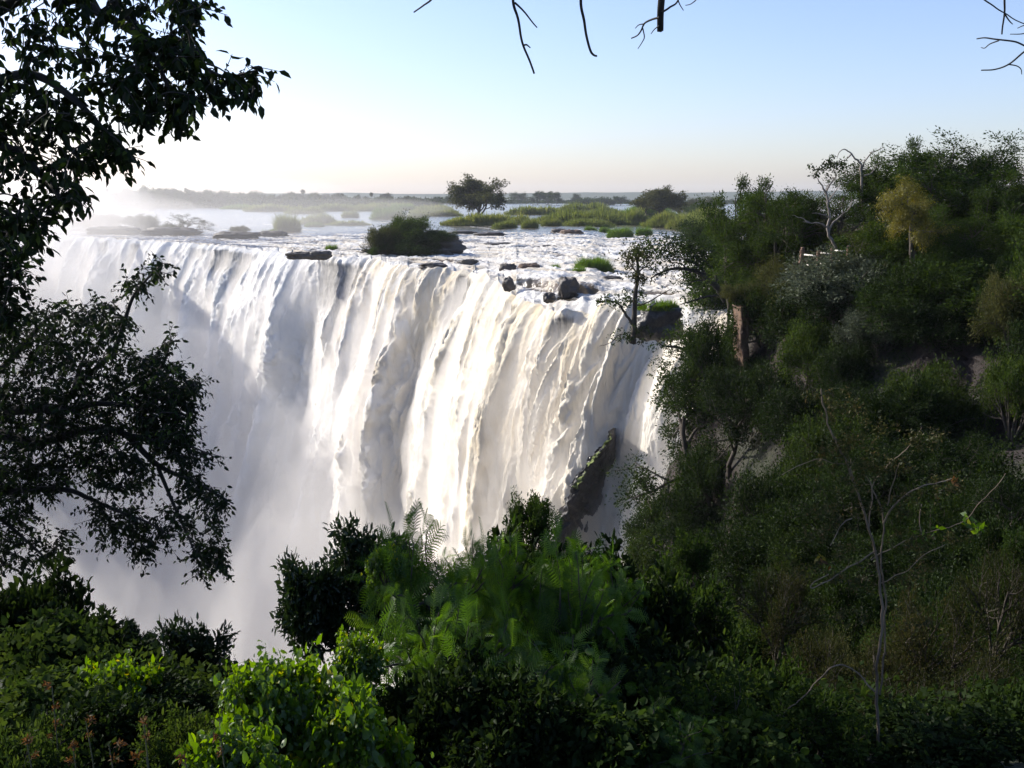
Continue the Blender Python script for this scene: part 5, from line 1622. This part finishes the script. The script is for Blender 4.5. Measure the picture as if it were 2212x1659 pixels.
proto('broad_b', 58, LEAF_BRIGHT, stems=7, trunk=0.5, nl=7, kids=(6, 4), levels=2, spread=0.05, leaf=0.068, wr=0.8, shape=HEART, lenf=0.6, ang=0.8, lean=0.8, droop=0.4)
proto('dim_broad', 59, LEAF_MID, stems=9, trunk=0.36, nl=9, kids=(5, 4), levels=2, spread=0.05, leaf=0.066, wr=0.75, shape=HEART, lenf=0.7, ang=0.75, lean=1.1, droop=0.3)

FRONT = [
    # key, u, vt, width, y, name, label
    ('glossy', 760, 1143, 235, 6.9, 'glossy_shrub', 'dark glossy leaved shrub standing against the mist left of the feathery shrubs'),
    ('glossy', 850, 1165, 110, 7.2, 'glossy_shrub', 'narrow dark glossy shrub behind the left feathery shrub'),
    ('fern', 930, 1150, 250, 5.0, 'feathery_shrub', 'feathery leaved shrub with the highest sunlit fronds, right of the dark glossy shrub'),
    ('fern_b', 1055, 1150, 170, 5.5, 'feathery_shrub', 'feathery shrub with thin upright shoots in the middle of the front thicket'),
    ('fern', 1190, 1190, 240, 5.3, 'feathery_shrub', 'feathery shrub below the mossy rock rib'),
    ('fern_b', 1290, 1195, 150, 6.4, 'feathery_shrub', 'feathery shrub at the right end of the front thicket by the foot of the falls'),
    ('fern', 1010, 1320, 280, 4.3, 'feathery_shrub', 'low shaded feathery shrub in the centre of the front thicket'),
    ('fern_b', 1190, 1390, 260, 4.3, 'feathery_shrub', 'low feathery shrub with one long pale frond right of the centre'),
    ('small_leaf', 1150, 1076, 110, 7.6, 'leafy_shrub', 'thin leafy shoots rising above the feathery shrubs in front of the falls'),
    ('leafy', 1240, 1185, 220, 7.4, 'leafy_shrub', 'dark leafy shrub under the mossy rock rib'),
    ('leafy', 1100, 1190, 240, 6.6, 'leafy_shrub', 'dark leafy shrub behind the middle feathery shrubs'),
    ('broad', 645, 1440, 250, 3.7, 'vine_bush', 'bright yellow green vine bush glowing against the light, with large heart leaves'),
    ('broad_b', 585, 1425, 190, 3.5, 'vine_bush', 'large leaved shoots at the left edge of the bright vine bush'),
    ('broad', 770, 1490, 220, 3.4, 'vine_bush', 'sunlit vine bush at the right of the bright heart leaved one'),
    ('broad', 520, 1560, 230, 3.1, 'vine_bush', 'low bright leaves left of the glowing vine bush, at the bottom edge'),
    ('broad_b', 775, 1372, 110, 4.1, 'vine_bush', 'small plant with three broad sunlit leaves before the dark glossy shrub'),
    ('broad_b', 838, 1180, 70, 4.9, 'climbing_vine', 'bright climbing vine on the left side of the feathery shrub'),
    ('leafy', 960, 1440, 280, 4.0, 'leafy_shrub', 'shaded leafy shrub under the feathery shrubs, right of the vine bush'),
    ('leafy', 1090, 1490, 300, 3.8, 'leafy_shrub', 'dark shrub at the bottom centre of the view'),
    ('leafy', 1300, 1420, 330, 4.8, 'leafy_shrub', 'black shaded shrub right of the bottom centre'),
    ('leafy', 1340, 1250, 260, 7.6, 'leafy_shrub', 'shaded leafy shrub below the foot of the right fall'),
    ('small_leaf', 1480, 1150, 100, 11.5, 'leafy_shrub', 'upright glinting bush rising from the gully left of the sapling'),
    ('small_leaf', 1440, 1250, 240, 10.0, 'leafy_shrub', 'glinting small leaved bush below the upright one'),
    ('leafy', 1460, 1400, 300, 6.2, 'leafy_shrub', 'dark shrub with scattered bright leaves left of the sapling foot'),
    ('dim_broad', 1300, 1540, 280, 3.8, 'leafy_shrub', 'dim broad leaved plants at the bottom right of the centre'),
    ('small_leaf', 1500, 1500, 300, 4.4, 'leafy_shrub', 'leafy shrub with pale catching leaves at the bottom edge left of the sapling'),
    ('small_leaf', 1640, 1440, 240, 5.4, 'leafy_shrub', 'green shrub with pale leaves left of the sapling stem'),
    ('dim_broad', 1600, 1560, 260, 4.0, 'leafy_shrub', 'broad leaved plant at the bottom edge near the sapling'),
    ('fine_dry', 1680, 1225, 170, 11.0, 'thorn_bush', 'brownish feathery thorn bush left of the sapling, alone on the dark slope'),
    ('fine_dry', 1800, 1370, 260, 7.6, 'thorn_bush', 'green brown thorn bush at the left of the sapling stem'),
    ('fine_dry', 2000, 1290, 280, 8.6, 'thorn_bush', 'brown thorn bush behind the right side of the sapling'),
    ('fine_dry', 2160, 1200, 200, 10.0, 'thorn_bush', 'thorn bush high at the right edge of the view'),
    ('fine_dry', 2120, 1430, 280, 6.2, 'thorn_bush', 'thorn bush low at the right edge of the view'),
    ('fine_dry', 1940, 1470, 240, 6.0, 'thorn_bush', 'thorn bush round the foot of the sapling'),
    ('small_leaf', 1780, 1520, 260, 4.6, 'leafy_shrub', 'leafy shrub at the bottom edge just left of the sapling foot'),
    ('leafy', 2040, 1560, 300, 4.6, 'leafy_shrub', 'dark shrub at the bottom edge right of the sapling foot'),
    ('small_leaf', 2180, 1480, 200, 5.4, 'leafy_shrub', 'leafy shrub in the bottom right corner'),
    ('fern_b', 1420, 1560, 220, 3.9, 'feathery_shrub', 'feathery sprays at the bottom edge right of the centre'),
    ('small_leaf', 2195, 1150, 90, 12.5, 'leafy_shrub', 'green leafy bush at the right edge above the thorn bushes'),
    # left corner
    ('leafy', 50, 1258, 250, 8.4, 'leafy_shrub', 'dark shrub at the left edge under the spreading tree'),
    ('leafy', 170, 1345, 230, 7.4, 'leafy_shrub', 'dark leafy shrub right of the one at the left edge'),
    ('glossy', 380, 1358, 220, 9.0, 'glossy_shrub', 'dark small leaved shrub against the mist at the lower left'),
    ('glossy', 285, 1352, 100, 8.4, 'glossy_shrub', 'upright dark sprig left of the small leaved shrub against the mist'),
    ('glossy', 452, 1450, 90, 9.4, 'glossy_shrub', 'small dark shrub sloping down at the right of the lower left thicket'),
    ('dim_broad', 130, 1345, 200, 5.6, 'broad_leaved_shrub', 'green broad leaved shrub in the lower left thicket'),
    ('broad_b', 265, 1430, 150, 4.7, 'broad_leaved_shrub', 'shrub with bright flat sunlit leaves in the lower left thicket'),
    ('dim_broad', 90, 1470, 260, 4.2, 'broad_leaved_shrub', 'shaded broad leaved shrub behind the tall dried flower'),
    ('leafy', 330, 1500, 260, 4.6, 'leafy_shrub', 'shaded shrub behind the dried flowers'),
    ('leafy', 200, 1540, 280, 3.6, 'leafy_shrub', 'dark leaves at the bottom edge among the dried flowers'),
    ('small_leaf', 400, 1560, 220, 3.5, 'leafy_shrub', 'small bright leaved plant at the bottom edge left of the vine bush'),
    ('small_leaf', 60, 1570, 220, 3.3, 'leafy_shrub', 'small leaved plant in the bottom left corner'),
]
for k, (key, u, vt, w, y, nm, lab) in enumerate(FRONT):
    x = P(u, (vt + 1659) / 2, y)[0]
    p = np.array([x, y, float(ground_z(x, y)) - 0.03])
    o = empty(nm, p, lab, 'vine' if 'vine' in nm else ('shrub' if 'bush' not in nm else 'bush'))
    set_plant(key, o, P(u, vt, y)[2], p, w * y / FPX, 1.7 * k, 'foliage', 'stems')

# dried flower heads on tall stems
FLOWER = leaf_mat('dry_flower', [(0.0, (0.03, 0.016, 0.006)), (0.5, (0.085, 0.044, 0.014)), (1.0, (0.15, 0.09, 0.035))], 0.3, 0.02, 0.6, 0.1)
STEM = bark_mat('green_stem', (0.05, 0.055, 0.025), (0.12, 0.11, 0.06), 20.0)
for (u, v, u2, y, lab) in [(112, 1482, 108, 3.3, 'tallest dried orange brown flower head at the left, with several tiers'), (185, 1555, 195, 3.0, 'dried flower head right of the tallest one'),
                           (310, 1558, 305, 3.0, 'pinkish dried flower head midway along the bottom left'), (235, 1607, 240, 2.8, 'low dried flower between the two mid ones'),
                           (476, 1594, 480, 2.9, 'dried flower head beside the bright vine leaves'), (57, 1600, 62, 2.9, 'small dried flower head nearest the bottom left corner'),
                           (157, 1612, 150, 2.9, 'pale dried flower head low under the tallest one'), (316, 1635, 318, 2.7, 'dried flower head at the bottom edge under the pinkish one'),
                           (400, 1640, 398, 2.7, 'dried flower head at the bottom edge left of the vine leaves')]:
    top = P(u, v, y)
    foot = np.array([P(u2, 1659, y)[0], y, float(ground_z(P(u2, 1659, y)[0], y)) - 0.05])
    o = empty('dried_flower', foot, lab, 'flower')
    r = np.random.default_rng(int(u))
    q = smooth_poly([foot, (foot * 0.5 + top * 0.5) + np.array([0.015, 0, 0]), top], 14) - foot
    g = Geo()
    tube(g, q, np.linspace(0.003, 0.0018, 14), 5)
    link('stem', g.mesh('stem', STEM, True), o)
    tiers = [(0.0, 1.0)] + ([(0.08, 0.8), (0.14, 0.8), (0.19, 0.6)] if u == 112 else [(0.05, 0.7)])
    for dz, s_ in tiers:
        g = Geo()
        n = 34
        c = top - foot + np.array([0.012 * r.normal(), 0, -dz])
        leaves(g, c + 0.005 * r.normal(size=(n, 3)), rand_dirs(n, 0.5, r), rand_dirs(n, 0.2, r), 0.016 * s_ * r.uniform(0.6, 1.3, n), 0.35, L4, r.random(n))
        link('flower_head', g.mesh('flower_head', FLOWER), o)

# thin sapling with bare forked stems and fine dry leaves
Y7 = 4.6
LEAF_SPRIG = leaf_mat('sprig_leaf', [(0.0, (0.014, 0.020, 0.006)), (0.6, (0.036, 0.042, 0.013)), (1.0, (0.085, 0.065, 0.028))], 0.3, 0.01, 0.5, 0.05)
SAP = [([(1897, 1700), (1896, 1536), (1892, 1465), (1906, 1346), (1902, 1275), (1894, 1207), (1882, 1156), (1862, 1090), (1840, 1040), (1822, 985), (1797, 936), (1785, 890), (1774, 840)], 0.0074, 0.0032),
       ([(1900, 1500), (1911, 1400), (1912, 1298), (1904, 1219), (1908, 1120), (1898, 1085), (1884, 1052), (1870, 1030), (1850, 1022)], 0.0045, 0.0022), ([(1824, 1003), (1800, 1000), (1774, 993), (1740, 1000), (1710, 1014), (1688, 1026)], 0.0025, 0.0014),
       ([(1877, 1140), (1884, 1090), (1887, 1043), (1915, 1010), (1950, 976), (1975, 950), (1993, 927), (1990, 920)], 0.0030, 0.0014), ([(1908, 1130), (1935, 1090), (1983, 1056), (2020, 1045), (2056, 1034)], 0.0045, 0.0022),
       ([(1882, 1210), (1937, 1177), (1983, 1155), (2035, 1140), (2089, 1122), (2125, 1080), (2169, 1026)], 0.0030, 0.0014), ([(1894, 1190), (1850, 1215), (1800, 1248), (1755, 1270), (1752, 1262), (1790, 1240)], 0.0034, 0.0022),
       ([(1896, 1500), (1875, 1480), (1851, 1453), (1819, 1437), (1787, 1449), (1740, 1500), (1664, 1564)], 0.0045, 0.0029), ([(1902, 1260), (1930, 1245), (1965, 1230), (2000, 1195), (2040, 1175)], 0.0025, 0.0014),
       ([(1868, 1100), (1850, 1060), (1838, 1020), (1838, 990)], 0.0020, 0.0014), ([(1917, 1092), (1930, 1040), (1945, 1000)], 0.0030, 0.0014), ([(1990, 1150), (1985, 1120), (1992, 1090)], 0.0025, 0.0014), ([(1840, 1120), (1815, 1140), (1795, 1180)], 0.0030, 0.0014)]
r = np.random.default_rng(77)
ls = [(u + r.normal() * 14, v + r.normal() * 12, 34, 190, LEAF_SPRIG, 0.017) for u, v in [(1790, 900), (1815, 900), (1770, 860), (1830, 950), (1860, 960), (1800, 960), (1880, 1000), (1930, 940), (1960, 960), (1985, 940), (1850, 1010), (1910, 1030), (1950, 1010), (1830, 1050), (1780, 1080), (1860, 1100),
                                                                             (1960, 1060), (2020, 1050), (2060, 1040), (1930, 1120), (1800, 1130), (1770, 1170), (1820, 1190), (1960, 1180), (2010, 1170), (2060, 1160), (1850, 1250), (1780, 1250), (1740, 1240), (1960, 1250), (2010, 1220), (1990, 1300), (1830, 1310), (1750, 1330)]]
ls += [(2095, 1125, 20, 12, LEAF_BRIGHT, 0.045), (2110, 1140, 16, 10, LEAF_BRIGHT, 0.045), (2020, 1140, 10, 6, LEAF_BRIGHT, 0.04), (1983, 1160, 8, 5, LEAF_BRIGHT, 0.04), (1775, 1200, 8, 6, LEAF_YELLOW, 0.04), (2057, 1040, 6, 6, FLOWER, 0.04), (1775, 1215, 8, 6, FLOWER, 0.04)]
skeleton_tree('sapling', 'thin bare forked sapling with fine dry leaves in the right foreground', 'sapling', SAP, Y7, 0.03, BARK_TAN, ls, 6, 0.25, 'stem', 0.010)

# ------------------------------------------------------------------ spray in the gorge and haze in the air
def even_volume(name, dens, color=(1.0, 0.975, 0.94), aniso=0.3):
    m, nt = new_mat(name)
    N = NT(nt)
    pv = N.n('ShaderNodeVolumePrincipled')
    pv.inputs['Color'].default_value = (*color, 1)
    pv.inputs['Density'].default_value = dens
    pv.inputs['Anisotropy'].default_value = aniso
    N.out(None, pv.outputs[0])
    return m


def spray_bank(geo, top, seed, width, u_end, billow):
    """closed bank of spray at the foot of the falls with a billowing top"""
    uu = np.linspace(-400, u_end, 260)
    ww = np.linspace(-0.5, 1, 60)
    lx, ly = np.interp(uu, U, LX), np.interp(uu, U, LY)
    s_ = lx * E_DIR[0] + ly * E_DIR[1]
    W = np.where(ww < 0, ww * 8, ww * width)
    X = lx[None, :] + N_OUT[0] * W[:, None]
    Y = ly[None, :] + N_OUT[1] * W[:, None]
    Z = top + billow * (1.0 * perlin(X / 26 + seed, Y / 26, seed) + 0.45 * (np.abs(perlin(X / 13 + seed, Y / 13, seed + 3)) - 0.25) * 2 + 0.12 * perlin(X / 4.5, Y / 4.5, seed + 5))
    endf = sstep(0, 0.35, (u_end - uu) / 900.0)[None, :]
    wf = (1 - sstep(0.35, 1.0, np.abs(ww)))[:, None]
    Z = -98 + (Z + 98) * np.maximum(endf * (0.25 + 0.75 * wf), 0.02)
    n1, n0 = len(ww), len(uu)
    top_v = np.stack([X, Y, Z], -1).reshape(-1, 3)
    bot_v = top_v.copy(); bot_v[:, 2] = -99
    ii = (np.arange(n1 - 1)[:, None] * n0 + np.arange(n0 - 1)[None, :]).ravel()
    M = n1 * n0
    q = [np.stack([ii, ii + n0, ii + n0 + 1, ii + 1], -1), np.stack([ii, ii + 1, ii + n0 + 1, ii + n0], -1) + M]
    loop = np.concatenate([np.arange(n0), np.arange(1, n1) * n0 + n0 - 1, (n1 - 1) * n0 + np.arange(n0 - 2, -1, -1), np.arange(n1 - 2, 0, -1) * n0])
    nx_ = np.roll(loop, -1)
    q.append(np.stack([loop, nx_, nx_ + M, loop + M], -1))
    geo.add(np.vstack([top_v, bot_v]), np.concatenate(q))


for k, (top, width, ue, bl, dn) in enumerate([(-12, 30, 960, 7, 0.004), (-16, 36, 1150, 8, 0.004), (-21, 38, 1250, 8, 0.005), (-25, 44, 1400, 8, 0.006), (-31, 50, 1330, 9, 0.008), (-38, 54, 1400, 9, 0.010), (-47, 60, 1450, 9, 0.014)]):
    g = Geo()
    spray_bank(g, top, 3.0 + 7.7 * k, width, ue, bl)
    o = link('spray', g.mesh('spray', even_volume('spray_air', dn), True))
    tag(o, 'white spray drifting up from the foot of the falls', 'spray', kind='stuff')


# veil of fine drops hugging the falling sheet
sc_, sr_ = 5, 7
veil_o = 0.25 + (1.0 - np.exp(-DD / 12.0))[:, None] * (1.0 + 1.7 * perlin(S2 / 3.2, fl / 6.0, 120.0) + 1.0 * perlin(S2 / 1.4, fl / 2.8, 121.0))
veil_o = np.clip(veil_o, 0.02, 3.5)
base_o = np.stack([FALL_FX, FALL_FY, FALL_FZ], -1)
# smooth carrier so that the veil fills the creases
def blur(A, k):
    out = A.copy()
    for ax in (0, 1):
        acc, n_ = 0, 0
        for s_ in range(-k, k + 1, max(1, k // 4)):
            idx = np.clip(np.arange(A.shape[ax]) + s_, 0, A.shape[ax] - 1)
            acc = acc + np.take(out, idx, axis=ax)
            n_ += 1
        out = acc / n_
    return out


sm = blur(base_o, 12)
veil_2 = np.clip(0.1 + (1.0 - np.exp(-DD / 14.0))[:, None] * (2.1 + 2.6 * perlin(S2 / 5.5, fl / 9.0, 130.0) + 1.5 * perlin(S2 / 2.2, fl / 3.6, 131.0)), 0.02, 6.0)
for v_off, v_dens in ((veil_o, 0.20), (veil_2, 0.10)):
    front = sm + np.array([N_OUT[0], N_OUT[1], 0]) * v_off[..., None]
    rear = sm - np.array([N_OUT[0], N_OUT[1], 0]) * 3.0
    front, rear = front[6::sr_, ::sc_], rear[6::sr_, ::sc_]
    n1, n0 = front.shape[:2]
    ii = (np.arange(n1 - 1)[:, None] * n0 + np.arange(n0 - 1)[None, :]).ravel()
    M = n1 * n0
    loop = np.concatenate([np.arange(n0), np.arange(1, n1) * n0 + n0 - 1, (n1 - 1) * n0 + np.arange(n0 - 2, -1, -1), np.arange(n1 - 2, 0, -1) * n0])
    nx_ = np.roll(loop, -1)
    g = Geo()
    g.add(np.concatenate([front.reshape(-1, 3), rear.reshape(-1, 3)]), np.concatenate([np.stack([ii, ii + n0, ii + n0 + 1, ii + 1], -1), np.stack([ii, ii + 1, ii + n0 + 1, ii + n0], -1) + M, np.stack([loop, nx_, nx_ + M, loop + M], -1)]))
    o = link('spray_veil', g.mesh('spray_veil', even_volume('veil_air', v_dens), True))
    tag(o, 'fine spray hugging the falling water', 'spray', kind='stuff')


def puff(geo, c, r, seed):
    n, k = 48, 28
    th, ph = np.meshgrid(np.linspace(0, 2 * pi, n, endpoint=False), np.linspace(0.02, pi - 0.02, k))
    d = np.stack([np.cos(th) * np.sin(ph), np.sin(th) * np.sin(ph), np.cos(ph)], -1)
    rr = 1 + 0.42 * fbm(d[..., 0] * 1.7 + seed, d[..., 1] * 1.7, d[..., 2] * 1.7, 3)
    V = d * rr[..., None] * np.array(r) + np.array(c)
    V = np.concatenate([V.reshape(-1, 3), [[c[0], c[1], V[0, :, 2].mean()], [c[0], c[1], V[-1, :, 2].mean()]]])
    i = np.arange(k - 1)[:, None] * n
    j = np.arange(n)[None, :]
    Q = np.stack([i + j, i + n + j, i + n + (j + 1) % n, i + (j + 1) % n], -1).reshape(-1, 4)
    a = np.arange(n)
    T = np.concatenate([np.stack([a, (a + 1) % n, np.full(n, n * k)], -1), np.stack([(k - 1) * n + (a + 1) % n, (k - 1) * n + a, np.full(n, n * k + 1)], -1)])
    geo.add(V, Q, T)


for k, (u, d, out, r, dn) in enumerate([(60, 12, 6, (46, 40, 30), 0.009), (250, 22, 8, (40, 34, 30), 0.008), (-150, 10, 0, (70, 60, 38), 0.008), (430, 30, 10, (30, 28, 26), 0.008),
                                        (560, 36, 12, (24, 24, 22), 0.008), (20, 0, 0, (110, 90, 22), 0.0035), (470, 62, 22, (16, 14, 13), 0.02), (330, 50, 18, (17, 15, 14), 0.014), (250, 66, 22, (20, 16, 14), 0.02), (560, 72, 24, (15, 14, 12), 0.022), (400, 78, 30, (22, 18, 12), 0.025), (690, 62, 18, (12, 11, 10), 0.018), (130, 56, 18, (24, 20, 18), 0.014)]):
    g = Geo()
    c = lip_at(u) + np.array([N_OUT[0] * out, N_OUT[1] * out, -d])
    puff(g, c, r, k * 3.3)
    o = link('spray_plume', g.mesh('spray_plume', even_volume('plume_air', dn), True))
    tag(o, 'bright veil of spray rising over the far end of the falls', 'spray', kind='stuff')
hb = Geo()
HZ0, HZ1 = -99.0, 75.0
V = [(x, y, z) for z in (HZ0, HZ1) for x, y in ((-7000, -320), (7000, -320), (7000, 6300), (-7000, 6300))]
hb.add(V, [(3, 2, 1, 0), (4, 5, 6, 7), (0, 1, 5, 4), (1, 2, 6, 5), (2, 3, 7, 6), (3, 0, 4, 7)])
m, nt = new_mat('air_haze')
N = NT(nt)
pv = N.n('ShaderNodeVolumePrincipled')
pv.inputs['Color'].default_value = (0.86, 0.92, 1.0, 1)
pv.inputs['Density'].default_value = 0.00008
pv.inputs['Anisotropy'].default_value = 0.3
N.out(None, pv.outputs[0])
ho = link('haze', hb.mesh('haze', m))
tag(ho, 'pale haze in the air over the river', 'haze', kind='stuff')
